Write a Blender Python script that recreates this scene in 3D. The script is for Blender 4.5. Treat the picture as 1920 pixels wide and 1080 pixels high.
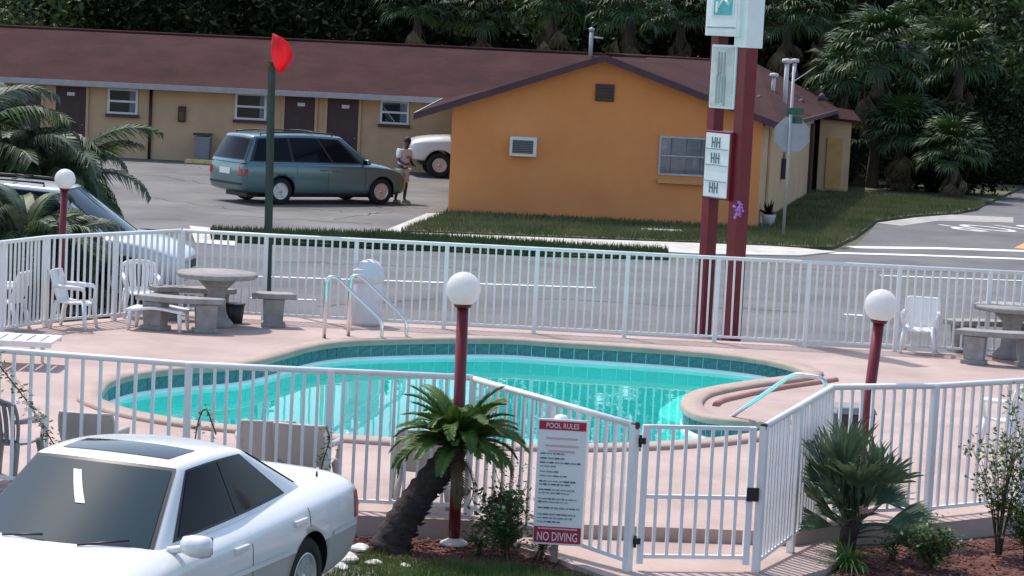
import bpy, bmesh, math, random
import numpy as np
from mathutils import Vector, Matrix, geometry
from mathutils.bvhtree import BVHTree
random.seed(7); np.random.seed(7)
for o in list(bpy.data.objects): bpy.data.objects.remove(o)
SC = bpy.context.scene
COL = SC.collection
PI = math.pi

# ------------------------------------------------------------------ camera
F, PITCH, ROLL, CH = 4500.6, 0.102137, 0.049470, 4.1567
_fw = Vector((0, math.cos(PITCH), -math.sin(PITCH))); _rt = Vector((1, 0, 0)); _up = _rt.cross(_fw)
RT = math.cos(ROLL)*_rt + math.sin(ROLL)*_up
UP = -math.sin(ROLL)*_rt + math.cos(ROLL)*_up
FW = _fw
cd = bpy.data.cameras.new('camera'); cam = bpy.data.objects.new('camera', cd); COL.objects.link(cam)
cd.sensor_width = 36; cd.lens = F/1920*36; cd.clip_start = 0.5; cd.clip_end = 2000
cam.matrix_world = Matrix(((RT.x, UP.x, -FW.x, 0), (RT.y, UP.y, -FW.y, 0), (RT.z, UP.z, -FW.z, CH), (0, 0, 0, 1)))
SC.camera = cam
SC.render.resolution_x, SC.render.resolution_y = 1024, 576
# ------------------------------------------------------------------ light
SUN_EL, SUN_AZ = math.radians(60), math.atan2(-0.62, 0.78)      # azimuth measured from +Y towards +X
SX, SY, SZ = math.sin(SUN_AZ)*math.cos(SUN_EL), math.cos(SUN_AZ)*math.cos(SUN_EL), math.sin(SUN_EL)
w = bpy.data.worlds.new('World'); SC.world = w; w.use_nodes = True
nt = w.node_tree; bg = nt.nodes['Background']
sky = nt.nodes.new('ShaderNodeTexSky'); sky.sky_type = 'NISHITA'; sky.sun_disc = False
sky.sun_elevation = SUN_EL; sky.sun_rotation = SUN_AZ; sky.dust_density = 1.6; sky.air_density = 1.0
nt.links.new(sky.outputs[0], bg.inputs[0]); bg.inputs[1].default_value = 0.15
sd = bpy.data.lights.new('sun', 'SUN'); sd.energy = 2.5; sd.angle = math.radians(0.6); sd.color = (1.0, 0.93, 0.85)
sun = bpy.data.objects.new('sun', sd); COL.objects.link(sun)
sun.rotation_euler = Vector((SX, SY, SZ)).to_track_quat('Z', 'Y').to_euler(); sun.location = (-20, 40, 40)
SC.view_settings.view_transform = 'Standard'; SC.view_settings.look = 'None'
SC.view_settings.exposure = 0.7; SC.view_settings.gamma = 1.0; SC.view_settings.use_curve_mapping = False
SC.render.engine = 'CYCLES'
SC.cycles.max_bounces = 8; SC.cycles.transparent_max_bounces = 16

# ------------------------------------------------------------------ pixels of the photograph -> places
def ray(u, v): return RT*((u-960)/F) - UP*((v-540)/F) + FW
def G(u, v, z=0.0):                       # on the level z
    d = ray(u, v); t = (z-CH)/d.z; return Vector((0, 0, CH)) + d*t
def D(u, v, Y):                           # on the upright plane at distance Y
    d = ray(u, v); return Vector((0, 0, CH)) + d*(Y/d.y)
GZ = -0.15                                # street level (the pool deck is 0)

# ------------------------------------------------------------------ materials
MATS = {}
def mat(name, col, rough=0.6, var=0.12, scale=6.0, bump=0.0, bscale=None, metal=0.0, spec=0.5, col2=None, coat=0.0, detail=5.0, subs=0.0):
    m = bpy.data.materials.new(name); m.use_nodes = True
    n = m.node_tree.nodes; L = m.node_tree.links; b = n['Principled BSDF']
    b.inputs['Roughness'].default_value = rough; b.inputs['Metallic'].default_value = metal
    b.inputs['Specular IOR Level'].default_value = spec; b.inputs['Coat Weight'].default_value = coat
    tc = n.new('ShaderNodeTexCoord')
    if var > 0 or col2:
        ns = n.new('ShaderNodeTexNoise'); ns.inputs['Scale'].default_value = scale; ns.inputs['Detail'].default_value = detail
        ns.inputs['Roughness'].default_value = 0.65
        L.new(tc.outputs['Object'], ns.inputs['Vector'])
        cr = n.new('ShaderNodeValToRGB'); cr.color_ramp.elements[0].position = 0.32; cr.color_ramp.elements[1].position = 0.68
        a = tuple(max(0, c*(1-var)) for c in col); c2 = col2 if col2 else tuple(min(1, c*(1+var)) for c in col)
        cr.color_ramp.elements[0].color = (*a, 1); cr.color_ramp.elements[1].color = (*c2, 1)
        L.new(ns.outputs['Fac'], cr.inputs['Fac']); L.new(cr.outputs['Color'], b.inputs['Base Color'])
    else:
        b.inputs['Base Color'].default_value = (*col, 1)
    if bump > 0:
        nb = n.new('ShaderNodeTexNoise'); nb.inputs['Scale'].default_value = bscale or scale*8; nb.inputs['Detail'].default_value = 6
        L.new(tc.outputs['Object'], nb.inputs['Vector'])
        bp = n.new('ShaderNodeBump'); bp.inputs['Strength'].default_value = bump; bp.inputs['Distance'].default_value = 0.02
        L.new(nb.outputs['Fac'], bp.inputs['Height']); L.new(bp.outputs['Normal'], b.inputs['Normal'])
    MATS[name] = m
    return m
def leafmat(name, c1, c2, trans=0.25, scale=3.0, rough=0.5, spec=0.3):
    m = bpy.data.materials.new(name); m.use_nodes = True
    n = m.node_tree.nodes; L = m.node_tree.links; b = n['Principled BSDF']; out = n['Material Output']
    b.inputs['Roughness'].default_value = rough; b.inputs['Specular IOR Level'].default_value = spec
    tc = n.new('ShaderNodeTexCoord'); ns = n.new('ShaderNodeTexNoise'); ns.inputs['Scale'].default_value = scale; ns.inputs['Detail'].default_value = 4
    L.new(tc.outputs['Object'], ns.inputs['Vector'])
    cr = n.new('ShaderNodeValToRGB'); cr.color_ramp.elements[0].position = 0.35; cr.color_ramp.elements[1].position = 0.65
    cr.color_ramp.elements[0].color = (*c1, 1); cr.color_ramp.elements[1].color = (*c2, 1)
    L.new(ns.outputs['Fac'], cr.inputs['Fac']); L.new(cr.outputs['Color'], b.inputs['Base Color'])
    t = n.new('ShaderNodeBsdfTranslucent'); L.new(cr.outputs['Color'], t.inputs['Color'])
    mx = n.new('ShaderNodeMixShader'); mx.inputs[0].default_value = trans
    L.new(b.outputs[0], mx.inputs[1]); L.new(t.outputs[0], mx.inputs[2]); L.new(mx.outputs[0], out.inputs['Surface'])
    MATS[name] = m; return m
def glassmat(name, tint, dark=0.04, rough=0.02):
    # tinted car / window glass: see-through tint with mirror reflection by angle
    m = bpy.data.materials.new(name); m.use_nodes = True
    n = m.node_tree.nodes; L = m.node_tree.links; out = n['Material Output']; n.remove(n['Principled BSDF'])
    tr = n.new('ShaderNodeBsdfTransparent'); tr.inputs[0].default_value = (*tint, 1)
    gl = n.new('ShaderNodeBsdfGlossy'); gl.inputs['Roughness'].default_value = rough; gl.inputs[0].default_value = (0.95, 0.97, 1, 1)
    fr = n.new('ShaderNodeFresnel'); fr.inputs[0].default_value = 1.52
    mx = n.new('ShaderNodeMixShader'); L.new(fr.outputs[0], mx.inputs[0]); L.new(tr.outputs[0], mx.inputs[1]); L.new(gl.outputs[0], mx.inputs[2])
    L.new(mx.outputs[0], out.inputs['Surface']); MATS[name] = m; return m

mat('asphalt', (0.115, 0.115, 0.118), 0.9, 0.18, 0.5, 0.35, 60, col2=(0.16, 0.158, 0.156))
mat('asphalt_lot', (0.115, 0.11, 0.105), 0.9, 0.22, 0.35, 0.35, 50, col2=(0.19, 0.184, 0.176), detail=8)
mat('paint_white', (0.75, 0.75, 0.73), 0.7, 0.25, 5)
mat('paint_orange', (0.75, 0.33, 0.08), 0.7, 0.15, 5)
mat('paint_yellow', (0.72, 0.5, 0.18), 0.7, 0.2, 5)
mat('concrete', (0.36, 0.345, 0.32), 0.9, 0.2, 3, 0.3, 60)
mat('concrete_pale', (0.50, 0.48, 0.43), 0.9, 0.2, 2, 0.3, 40)
mat('deck', (0.415, 0.305, 0.268), 0.85, 0.18, 0.8, 0.2, 90, col2=(0.485, 0.37, 0.33), detail=8)
mat('coping', (0.385, 0.285, 0.235), 0.7, 0.12, 3, 0.15, 60)
mat('plaster', (0.60, 0.86, 0.86), 0.6, 0.06, 1.5)
mat('plaster_white', (0.84, 0.87, 0.86), 0.6, 0.06, 2)
mat('tile', (0.035, 0.095, 0.14), 0.15, 0.35, 25, col2=(0.09, 0.19, 0.22))
mat('fence_white', (0.79, 0.79, 0.775), 0.4, 0.06, 4)
mat('fence_black', (0.03, 0.03, 0.03), 0.5, 0)
mat('rust', (0.28, 0.19, 0.14), 0.8, 0.4, 20)
mat('chrome', (0.75, 0.75, 0.76), 0.18, 0, metal=1.0)
mat('plastic_white', (0.80, 0.79, 0.77), 0.4, 0.05, 6)
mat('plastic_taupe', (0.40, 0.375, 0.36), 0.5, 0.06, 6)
mat('plastic_dark', (0.03, 0.03, 0.035), 0.5, 0.2, 6)
mat('plastic_grey', (0.22, 0.22, 0.22), 0.5, 0.1, 6)
mat('red_metal', (0.165, 0.009, 0.016), 0.45, 0.18, 5)
mat('green_metal', (0.012, 0.035, 0.025), 0.5, 0.3, 5)
leafmat('globe', (0.86, 0.855, 0.84), (0.88, 0.875, 0.86), 0.5, 5, 0.35)
mat('ochre_wall', (0.79, 0.275, 0.088), 0.9, 0.06, 0.7, 0.25, 40, col2=(0.80, 0.32, 0.11))
mat('cream_wall', (0.60, 0.40, 0.235), 0.9, 0.10, 1.0, 0.2, 40)
mat('shingle', (0.043, 0.019, 0.0185), 0.95, 0.16, 0.6, 0.5, 25, col2=(0.064, 0.028, 0.026), detail=9, spec=0.1)
mat('fascia_dark', (0.075, 0.035, 0.045), 0.7, 0.2, 4)
mat('fascia_pale', (0.36, 0.34, 0.34), 0.6, 0.12, 4)
mat('door_maroon', (0.055, 0.018, 0.022), 0.5, 0.15, 4)
mat('frame_white', (0.72, 0.72, 0.73), 0.5, 0.06, 4)
mat('curtain', (0.60, 0.62, 0.68), 0.9, 0.12, 4)
mat('room_dark', (0.02, 0.02, 0.025), 0.8, 0)
mat('sill_ochre', (0.60, 0.33, 0.12), 0.8, 0.1, 4)
mat('tyre', (0.018, 0.018, 0.018), 0.85, 0.1, 8)
mat('rim', (0.62, 0.62, 0.63), 0.3, 0.05, 8, metal=0.6)
mat('hub_dark', (0.05, 0.05, 0.05), 0.6, 0)
mat('paint_car_white', (0.72, 0.73, 0.72), 0.28, 0.015, 2, coat=0.6)
mat('paint_car_silver', (0.60, 0.64, 0.66), 0.3, 0.02, 2, coat=0.6, metal=0.2)
mat('paint_car_teal', (0.10, 0.185, 0.195), 0.28, 0.03, 2, coat=0.7, metal=0.35)
mat('cladding', (0.40, 0.395, 0.38), 0.5, 0.05, 4)
mat('cladding_dark', (0.05, 0.055, 0.06), 0.6, 0.05, 4)
mat('trim_black', (0.012, 0.012, 0.014), 0.45, 0)
mat('tail_red', (0.40, 0.012, 0.02), 0.15, 0.1, 8)
mat('lamp_clear', (0.7, 0.72, 0.72), 0.1, 0.1, 8)
mat('interior', (0.09, 0.085, 0.08), 0.9, 0.2, 4)
mat('concrete_furn', (0.30, 0.285, 0.27), 0.9, 0.22, 7, 0.4, 60)
mat('bin_white', (0.66, 0.64, 0.66), 0.5, 0.08, 4)
mat('mulch', (0.105, 0.030, 0.022), 0.95, 0.5, 9, 0.8, 60, col2=(0.20, 0.075, 0.055))
mat('mulch_chip', (0.13, 0.035, 0.026), 0.95, 0.5, 3, col2=(0.25, 0.10, 0.075))
mat('soil_grass', (0.045, 0.07, 0.022), 0.95, 0.45, 1.4, 0.5, 30, col2=(0.14, 0.13, 0.06), detail=9)
mat('lawn', (0.06, 0.085, 0.030), 0.95, 0.4, 0.7, 0.6, 25, col2=(0.16, 0.15, 0.08), detail=9)
mat('verge', (0.03, 0.05, 0.015), 0.95, 0.5, 1.2, 0.6, 25, col2=(0.06, 0.085, 0.03), detail=9)
mat('ground', (0.075, 0.085, 0.04), 0.95, 0.4, 0.3, 0.4, 10, col2=(0.15, 0.13, 0.08), detail=9)
mat('bark', (0.10, 0.075, 0.06), 0.95, 0.4, 6, 0.8, 30)
mat('bark_dark', (0.035, 0.026, 0.024), 0.95, 0.5, 9, 0.9, 25)
mat('twig', (0.09, 0.06, 0.035), 0.9, 0.3, 6)
leafmat('palm_leaf', (0.025, 0.055, 0.018), (0.07, 0.115, 0.035), 0.18)
leafmat('palm_leaf_grey', (0.06, 0.085, 0.05), (0.14, 0.17, 0.105), 0.15)
leafmat('palm_dead', (0.10, 0.07, 0.035), (0.22, 0.17, 0.10), 0.15)
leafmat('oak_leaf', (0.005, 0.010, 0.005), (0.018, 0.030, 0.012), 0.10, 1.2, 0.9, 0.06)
mat('kerb_pink', (0.36, 0.185, 0.155), 0.8, 0.12, 4)
mat('crack', (0.05, 0.05, 0.052), 0.9, 0.2, 4)
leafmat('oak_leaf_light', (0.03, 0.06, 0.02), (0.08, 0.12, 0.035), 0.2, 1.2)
leafmat('sago_leaf', (0.035, 0.085, 0.015), (0.085, 0.16, 0.03), 0.2, 4)
leafmat('yucca_leaf', (0.045, 0.085, 0.045), (0.12, 0.175, 0.10), 0.18, 4)
leafmat('blade_leaf', (0.06, 0.13, 0.03), (0.16, 0.26, 0.07), 0.25, 4)
leafmat('bush_leaf', (0.05, 0.095, 0.025), (0.13, 0.20, 0.06), 0.25, 5)
leafmat('bush_pale', (0.22, 0.23, 0.14), (0.42, 0.42, 0.30), 0.3, 6)
leafmat('grass_blade', (0.05, 0.10, 0.02), (0.15, 0.20, 0.06), 0.25, 5)
leafmat('lawn_blade', (0.075, 0.105, 0.035), (0.17, 0.175, 0.08), 0.2, 0.6)
leafmat('vine_leaf', (0.10, 0.11, 0.03), (0.26, 0.24, 0.08), 0.3, 6)
leafmat('petal_pink', (0.75, 0.32, 0.30), (0.85, 0.5, 0.45), 0.3, 6)
leafmat('petal_white', (0.72, 0.70, 0.66), (0.82, 0.80, 0.76), 0.3, 6)
leafmat('flag_red', (0.90, 0.05, 0.07), (0.95, 0.09, 0.11), 0.5, 3, 0.6)
mat('petal_violet', (0.5, 0.22, 0.62), 0.7, 0.3, 20)
mat('sign_white', (0.80, 0.82, 0.80), 0.4, 0.05, 3)
mat('sign_old', (0.55, 0.57, 0.52), 0.5, 0.22, 3)
mat('sign_red', (0.42, 0.012, 0.05), 0.45, 0.08, 6)
mat('sign_pink', (0.72, 0.42, 0.44), 0.5, 0)
mat('sign_ink', (0.10, 0.13, 0.15), 0.6, 0)
mat('sign_grey', (0.30, 0.34, 0.36), 0.6, 0)
mat('sign_teal', (0.06, 0.48, 0.45), 0.4, 0.2, 8)
mat('sign_back', (0.36, 0.37, 0.39), 0.5, 0.12, 4, metal=0.3)
mat('street_green', (0.02, 0.10, 0.06), 0.5, 0.1, 5)
mat('galv', (0.42, 0.43, 0.43), 0.5, 0.12, 6, metal=0.3)
mat('skin', (0.24, 0.125, 0.085), 0.6, 0.05, 8)
mat('skin_dark', (0.10, 0.055, 0.04), 0.6, 0.05, 8)
mat('hair', (0.02, 0.014, 0.012), 0.7, 0.1, 8)
mat('shirt', (0.74, 0.73, 0.75), 0.9, 0.05, 8)
mat('shirt_print', (0.22, 0.22, 0.25), 0.9, 0.1, 20)
mat('shorts', (0.58, 0.57, 0.50), 0.9, 0.08, 8)
mat('shoe', (0.45, 0.45, 0.45), 0.7, 0.1, 8)
mat('stone_white', (0.62, 0.60, 0.57), 0.8, 0.2, 6, 0.3, 20)
mat('ac_cream', (0.74, 0.71, 0.63), 0.5, 0.06, 5)
mat('ac_grille', (0.045, 0.05, 0.06), 0.5, 0.1, 8)
mat('vent_box', (0.13, 0.10, 0.035), 0.8, 0.2, 6)
mat('pipe_white', (0.6, 0.58, 0.58), 0.6, 0.1, 6)
mat('tag_paper', (0.75, 0.83, 0.83), 0.6, 0.05, 10)
glassmat('glass_car', (0.10, 0.12, 0.13))
glassmat('glass_shield', (0.30, 0.36, 0.38))
glassmat('glass_van', (0.16, 0.19, 0.20))
glassmat('glass_window', (0.75, 0.78, 0.80))
mat('lens_dark', (0.008, 0.009, 0.013), 0.06, 0, spec=0.12)

# pool water: clear, takes red out of the light, mirrors by angle, lightly rippled
wm = bpy.data.materials.new('pool_water'); wm.use_nodes = True
n = wm.node_tree.nodes; L = wm.node_tree.links; n.remove(n['Principled BSDF'])
tr = n.new('ShaderNodeBsdfTransparent'); tr.inputs[0].default_value = (0.30, 0.94, 0.90, 1)
gl = n.new('ShaderNodeBsdfGlossy'); gl.inputs['Roughness'].default_value = 0.015
fr = n.new('ShaderNodeFresnel'); fr.inputs[0].default_value = 1.33
mx = n.new('ShaderNodeMixShader')
tc = n.new('ShaderNodeTexCoord'); mp = n.new('ShaderNodeMapping'); mp.inputs['Scale'].default_value = (1.6, 0.8, 1)
ns = n.new('ShaderNodeTexNoise'); ns.inputs['Scale'].default_value = 1.8; ns.inputs['Detail'].default_value = 3
bp = n.new('ShaderNodeBump'); bp.inputs['Strength'].default_value = 0.05; bp.inputs['Distance'].default_value = 0.03
L.new(tc.outputs['Object'], mp.inputs['Vector']); L.new(mp.outputs[0], ns.inputs['Vector']); L.new(ns.outputs['Fac'], bp.inputs['Height'])
L.new(bp.outputs[0], gl.inputs['Normal']); L.new(bp.outputs[0], fr.inputs['Normal'])
L.new(fr.outputs[0], mx.inputs[0]); L.new(tr.outputs[0], mx.inputs[1]); L.new(gl.outputs[0], mx.inputs[2])
L.new(mx.outputs[0], n['Material Output'].inputs['Surface']); MATS['pool_water'] = wm

# ------------------------------------------------------------------ object helpers
WM = {}
def link(o, parent=None):
    COL.objects.link(o)
    if parent is not None: o.parent = parent
    return o
def tag(o, label=None, cat=None, group=None, kind=None):
    if label: o['label'] = label
    if cat: o['category'] = cat
    if group: o['group'] = group
    if kind: o['kind'] = kind
    return o
def empty(name, loc=(0, 0, 0), rz=0.0, label=None, cat=None, group=None, scale=1.0):
    o = bpy.data.objects.new(name, None); o.empty_display_size = 0.2; o.location = loc; o.rotation_euler = (0, 0, rz); o.scale = (scale,)*3
    COL.objects.link(o); WM[o.name] = Matrix.Translation(Vector(loc)) @ Matrix.Rotation(rz, 4, 'Z') @ Matrix.Scale(scale, 4)
    return tag(o, label, cat, group)
def mesh_obj(name, me, parent=None, material=None, loc=None, rot=None, scl=None):
    o = bpy.data.objects.new(name, me)
    if material is not None and len(me.materials) == 0: me.materials.append(MATS[material] if isinstance(material, str) else material)
    if loc is not None: o.location = loc
    if rot is not None: o.rotation_euler = rot
    if scl is not None: o.scale = scl if hasattr(scl, '__len__') else (scl,)*3
    return link(o, parent)
def copy_tree(o, parent=None):
    c = o.copy(); COL.objects.link(c); c.parent = parent
    if o.name in WM: WM[c.name] = WM[o.name]
    for ch in list(o.children): copy_tree(ch, c)
    return c

class MB:
    def __init__(s): s.v = []; s.f = []; s.sm = []
    def add(s, vs, fs, smooth=False):
        b = len(s.v); s.v += [tuple(p) for p in vs]; s.f += [tuple(i+b for i in q) for q in fs]; s.sm += [smooth]*len(fs); return s
    def box(s, c, d, rz=0.0, M=None, taper=1.0):
        hx, hy, hz = d[0]/2, d[1]/2, d[2]/2
        vs = []
        for z, t in ((-hz, 1.0), (hz, taper)):
            for x, y in ((-hx, -hy), (hx, -hy), (hx, hy), (-hx, hy)):
                p = Vector((x*t, y*t, z))
                if rz: p = Matrix.Rotation(rz, 3, 'Z') @ p
                if M is not None: p = M @ p
                vs.append(p + Vector(c))
        return s.add(vs, [(3, 2, 1, 0), (4, 5, 6, 7), (0, 1, 5, 4), (1, 2, 6, 5), (2, 3, 7, 6), (3, 0, 4, 7)])
    def tube(s, path, r, n=8, caps=True, smooth=True):
        P = [Vector(p) for p in path]; rs = r if hasattr(r, '__len__') else [r]*len(P)
        T = []
        for i in range(len(P)):
            a = P[max(0, i-1)]; b = P[min(len(P)-1, i+1)]; T.append((b-a).normalized())
        ref = Vector((0, 0, 1)) if abs(T[0].z) < 0.9 else Vector((1, 0, 0))
        N = (ref - T[0]*ref.dot(T[0])).normalized(); vs = []
        for i in range(len(P)):
            N = (N - T[i]*N.dot(T[i])); N = N.normalized() if N.length > 1e-6 else T[i].orthogonal().normalized()
            B = T[i].cross(N)
            for k in range(n):
                a = 2*PI*k/n; vs.append(P[i] + (N*math.cos(a) + B*math.sin(a))*rs[i])
        fs = [(i*n+k, i*n+(k+1) % n, (i+1)*n+(k+1) % n, (i+1)*n+k) for i in range(len(P)-1) for k in range(n)]
        s.add(vs, fs, smooth)
        if caps:
            b = len(s.v)-len(vs)
            s.f.append(tuple(b+k for k in reversed(range(n)))); s.sm.append(False)
            e = b+(len(P)-1)*n; s.f.append(tuple(e+k for k in range(n))); s.sm.append(False)
        return s
    def lathe(s, prof, n=24, c=(0, 0, 0), smooth=True, axis='z', caps=True):
        vs = []
        for r, z in prof:
            for k in range(n):
                a = 2*PI*k/n
                p = (r*math.cos(a), r*math.sin(a), z) if axis == 'z' else (r*math.cos(a), z, r*math.sin(a))
                vs.append((p[0]+c[0], p[1]+c[1], p[2]+c[2]))
        fs = [(i*n+k, i*n+(k+1) % n, (i+1)*n+(k+1) % n, (i+1)*n+k) for i in range(len(prof)-1) for k in range(n)]
        s.add(vs, fs, smooth); b = len(s.v)-len(vs)
        if not caps: return s
        if prof[0][0] > 1e-5: s.f.append(tuple(b+k for k in reversed(range(n)))); s.sm.append(False)
        if prof[-1][0] > 1e-5: e = b+(len(prof)-1)*n; s.f.append(tuple(e+k for k in range(n))); s.sm.append(False)
        return s
    def prism(s, poly, z0, z1):
        n_ = len(poly); area = sum(poly[i][0]*poly[(i+1) % n_][1]-poly[(i+1) % n_][0]*poly[i][1] for i in range(n_))
        P = poly if area > 0 else list(reversed(poly))
        vs = [(p[0], p[1], z0) for p in P] + [(p[0], p[1], z1) for p in P]
        tri = geometry.tessellate_polygon([[Vector((p[0], p[1], 0)) for p in P]])
        fs = []
        for t in tri:
            a, b, c = (Vector(P[i]).to_3d() if len(P[i]) == 2 else Vector(P[i]) for i in t)
            up = (b.x-a.x)*(c.y-a.y)-(b.y-a.y)*(c.x-a.x) > 0
            t = tuple(t) if up else tuple(reversed(t))
            fs.append(tuple(i+n_ for i in t)); fs.append(tuple(reversed(t)))
        fs += [(i, (i+1) % n_, (i+1) % n_+n_, i+n_) for i in range(n_)]
        return s.add(vs, fs)
    def slab(s, poly, t):                      # polygon in space, thickened downwards
        n_ = len(poly); P = [Vector(p) for p in poly]
        vs = P + [p - Vector((0, 0, t)) for p in P]
        fs = [tuple(range(n_)), tuple(reversed(range(n_, 2*n_)))] + [(i+n_, (i+1) % n_+n_, (i+1) % n_, i) for i in range(n_)]
        return s.add(vs, fs)
    def grid(s, rows, smooth=True):
        m, n_ = len(rows), len(rows[0])
        return s.add([p for r in rows for p in r], [(i*n_+j, i*n_+j+1, (i+1)*n_+j+1, (i+1)*n_+j) for i in range(m-1) for j in range(n_-1)], smooth)
    def mesh(s, name, fix=True):
        me = bpy.data.meshes.new(name); me.from_pydata(s.v, [], s.f)
        me.polygons.foreach_set('use_smooth', s.sm)
        if fix:
            b = bmesh.new(); b.from_mesh(me); bmesh.ops.recalc_face_normals(b, faces=b.faces); b.to_mesh(me); b.free()
        me.update(); return me
    def build(s, name, material, parent=None, world=False, bevel=0.0, fix=True):
        if world and parent is not None:
            Mi = WM[parent.name].inverted(); s.v = [tuple(Mi @ Vector(p)) for p in s.v]
        me = s.mesh(name, fix)
        if bevel > 0:
            b = bmesh.new(); b.from_mesh(me)
            bmesh.ops.bevel(b, geom=[e for e in b.edges if len(e.link_faces) == 2 and e.calc_face_angle(0) > 0.6], offset=bevel, segments=2, affect='EDGES', profile=0.5)
            b.to_mesh(me); b.free()
        return mesh_obj(name, me, parent, material)
def bake(o):                                   # evaluate modifiers to a plain mesh and drop the object
    dg = bpy.context.evaluated_depsgraph_get(); dg.update()
    me = bpy.data.meshes.new_from_object(o.evaluated_get(dg)); bpy.data.objects.remove(o); return me
def text_mesh(body, size, align='CENTER', extrude=0.0, space=1.0):
    c = bpy.data.curves.new('text', 'FONT'); c.body = body; c.size = size; c.align_x = align; c.align_y = 'CENTER'; c.extrude = extrude; c.resolution_u = 3; c.space_character = space
    o = bpy.data.objects.new('text', c); COL.objects.link(o); me = bake(o); bpy.data.curves.remove(c)
    me.materials.clear(); return me
def sheet(name, poly, z, material, label=None, kind='structure', thick=0.0):
    m = MB()
    if thick > 0: m.prism([(p[0], p[1]) for p in poly], z-thick, z)
    else:
        tri = geometry.tessellate_polygon([[Vector((p[0], p[1], 0)) for p in poly]])
        fs = []
        for t in tri:
            a, b, c = (poly[i] for i in t)
            fs.append(tuple(t) if (b[0]-a[0])*(c[1]-a[1])-(b[1]-a[1])*(c[0]-a[0]) > 0 else tuple(reversed(t)))   # faces look up
        m.add([(p[0], p[1], z) for p in poly], fs)
    o = m.build(name, material, fix=False) if thick <= 0 else m.build(name, material); tag(o, label, None, None, kind); return o
def resample(P, step, closed=True):
    P = [Vector(p) for p in P]; out = []
    n_ = len(P)
    # Catmull-Rom then even spacing
    fine = []
    rng = range(n_) if closed else range(n_-1)
    for i in rng:
        if closed: a, b, c, d = P[(i-1) % n_], P[i], P[(i+1) % n_], P[(i+2) % n_]
        else: a, b, c, d = P[max(i-1, 0)], P[i], P[i+1], P[min(i+2, n_-1)]
        for k in range(12):
            t = k/12; fine.append(0.5*((2*b)+(c-a)*t+(2*a-5*b+4*c-d)*t*t+(3*b-a-3*c+d)*t**3))
    fine.append(fine[0] if closed else P[-1])
    Ls = [0]
    for i in range(1, len(fine)): Ls.append(Ls[-1]+(fine[i]-fine[i-1]).length)
    m = max(3, round(Ls[-1]/step)); j = 0
    for k in range(m if closed else m+1):
        t = Ls[-1]*k/m
        while j < len(Ls)-2 and Ls[j+1] < t: j += 1
        q = (t-Ls[j])/max(1e-9, Ls[j+1]-Ls[j]); out.append(fine[j].lerp(fine[j+1], q))
    return out
# ================================================================== SETTING
POOL_PX = [(185,742),(200,720),(222,711),(250,703),(300,696),(360,691),(430,686),(480,678),(530,665),(580,651),(642,642),(705,639),(780,637),(855,636),(955,637),
 (1060,644),(1160,650),(1260,657),(1360,666),(1440,677),(1500,692),(1508,700),(1467,708),(1405,716),(1342,726),(1298,737),(1281,752),(1288,768),(1312,780),(1345,786),(1385,790),(1425,793),
 (1442,801),(1420,812),(1355,822),(1280,828),(1212,832),(1100,835),(1000,834),(900,831),(800,827),(727,823),(650,818),(560,811),(440,800),(347,789),(278,778),(236,768),(205,757),(188,750)]
edge = resample([G(u, v, 0.03) for u, v in POOL_PX], 0.2)
NE = len(edge)
def offs(d):
    out = []
    for i in range(NE):
        t = (edge[(i+1) % NE]-edge[i-1]); t.z = 0; t.normalize()
        nrm = Vector((-t.y, t.x, 0))          # far edge runs to the right: left-hand normal points away from the water
        out.append(edge[i] + nrm*d)
    return out
pool_c = Vector((-0.5, 29, 0))
# ---- ground with an opening where the pool is dug in
hx0, hx1, hy0, hy1 = -6.4, 6.0, 22.6, 33.9
m = MB(); B = 500
o_ = [(-B, -60), (B, -60), (B, 600), (-B, 600)]; h_ = [(hx0, hy0), (hx1, hy0), (hx1, hy1), (hx0, hy1)]
m.add([(x, y, GZ-0.03) for x, y in o_+h_], [(0, 1, 5, 4), (1, 2, 6, 5), (2, 3, 7, 6), (3, 0, 4, 7)])
tag(m.build('ground', 'ground'), kind='structure')
# ---- pool deck
deck_poly = [(-9.5, 21.4), (-4.5, 20.9), (-2.8, 20.52), (-0.3, 20.56), (2.6, 20.76), (2.95, 21.15), (3.95, 21.5), (5.0, 22.25), (9.5, 25.5), (10.5, 34.25), (-4.72, 34.88), (-6.5, 32.45), (-7.6, 29.2), (-9.5, 27)]
hole = [(p.x, p.y) for p in offs(0.14)]
tri = geometry.tessellate_polygon([[Vector((x, y, 0)) for x, y in deck_poly], [Vector((x, y, 0)) for x, y in hole]])
allp = deck_poly+hole; m = MB()
m.add([(x, y, 0) for x, y in allp], [tuple(t) for t in tri])
nd = len(deck_poly)
m.add([(x, y, 0) for x, y in deck_poly]+[(x, y, -0.30) for x, y in deck_poly], [(i, (i+1) % nd, (i+1) % nd+nd, i+nd) for i in range(nd)])
deck = m.build('pool_deck', 'deck'); tag(deck, kind='structure')
# low kerb of the deck under the near fence
# ---- swimming pool
pool = empty('swimming_pool', (pool_c.x, pool_c.y, 0), 0, 'kidney shaped swimming pool with turquoise water in pink deck', 'swimming pool')
sec = [(-0.03, -0.03), (-0.03, 0.025), (-0.01, 0.05), (0.21, 0.05), (0.235, 0.03), (0.24, -0.02), (0.0, -0.03)]
rows = []
for i in range(NE+1):
    k = i % NE; t = edge[(k+1) % NE]-edge[k-1]; t.z = 0; t.normalize(); nn = Vector((-t.y, t.x, 0))
    rows.append([(edge[k].x+nn.x*a, edge[k].y+nn.y*a, b) for a, b in sec])
MB().grid(rows).build('coping', 'coping', pool, True)
m = MB(); zs = [-0.025, -0.60, -1.05, -1.25]; of = [0, 0, -0.06, -0.30]
rr = []
for z, a in zip(zs, of):
    q = offs(a); rr.append([(p.x, p.y, z) for p in q]+[(q[0].x, q[0].y, z)])
m.grid(rr)
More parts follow.
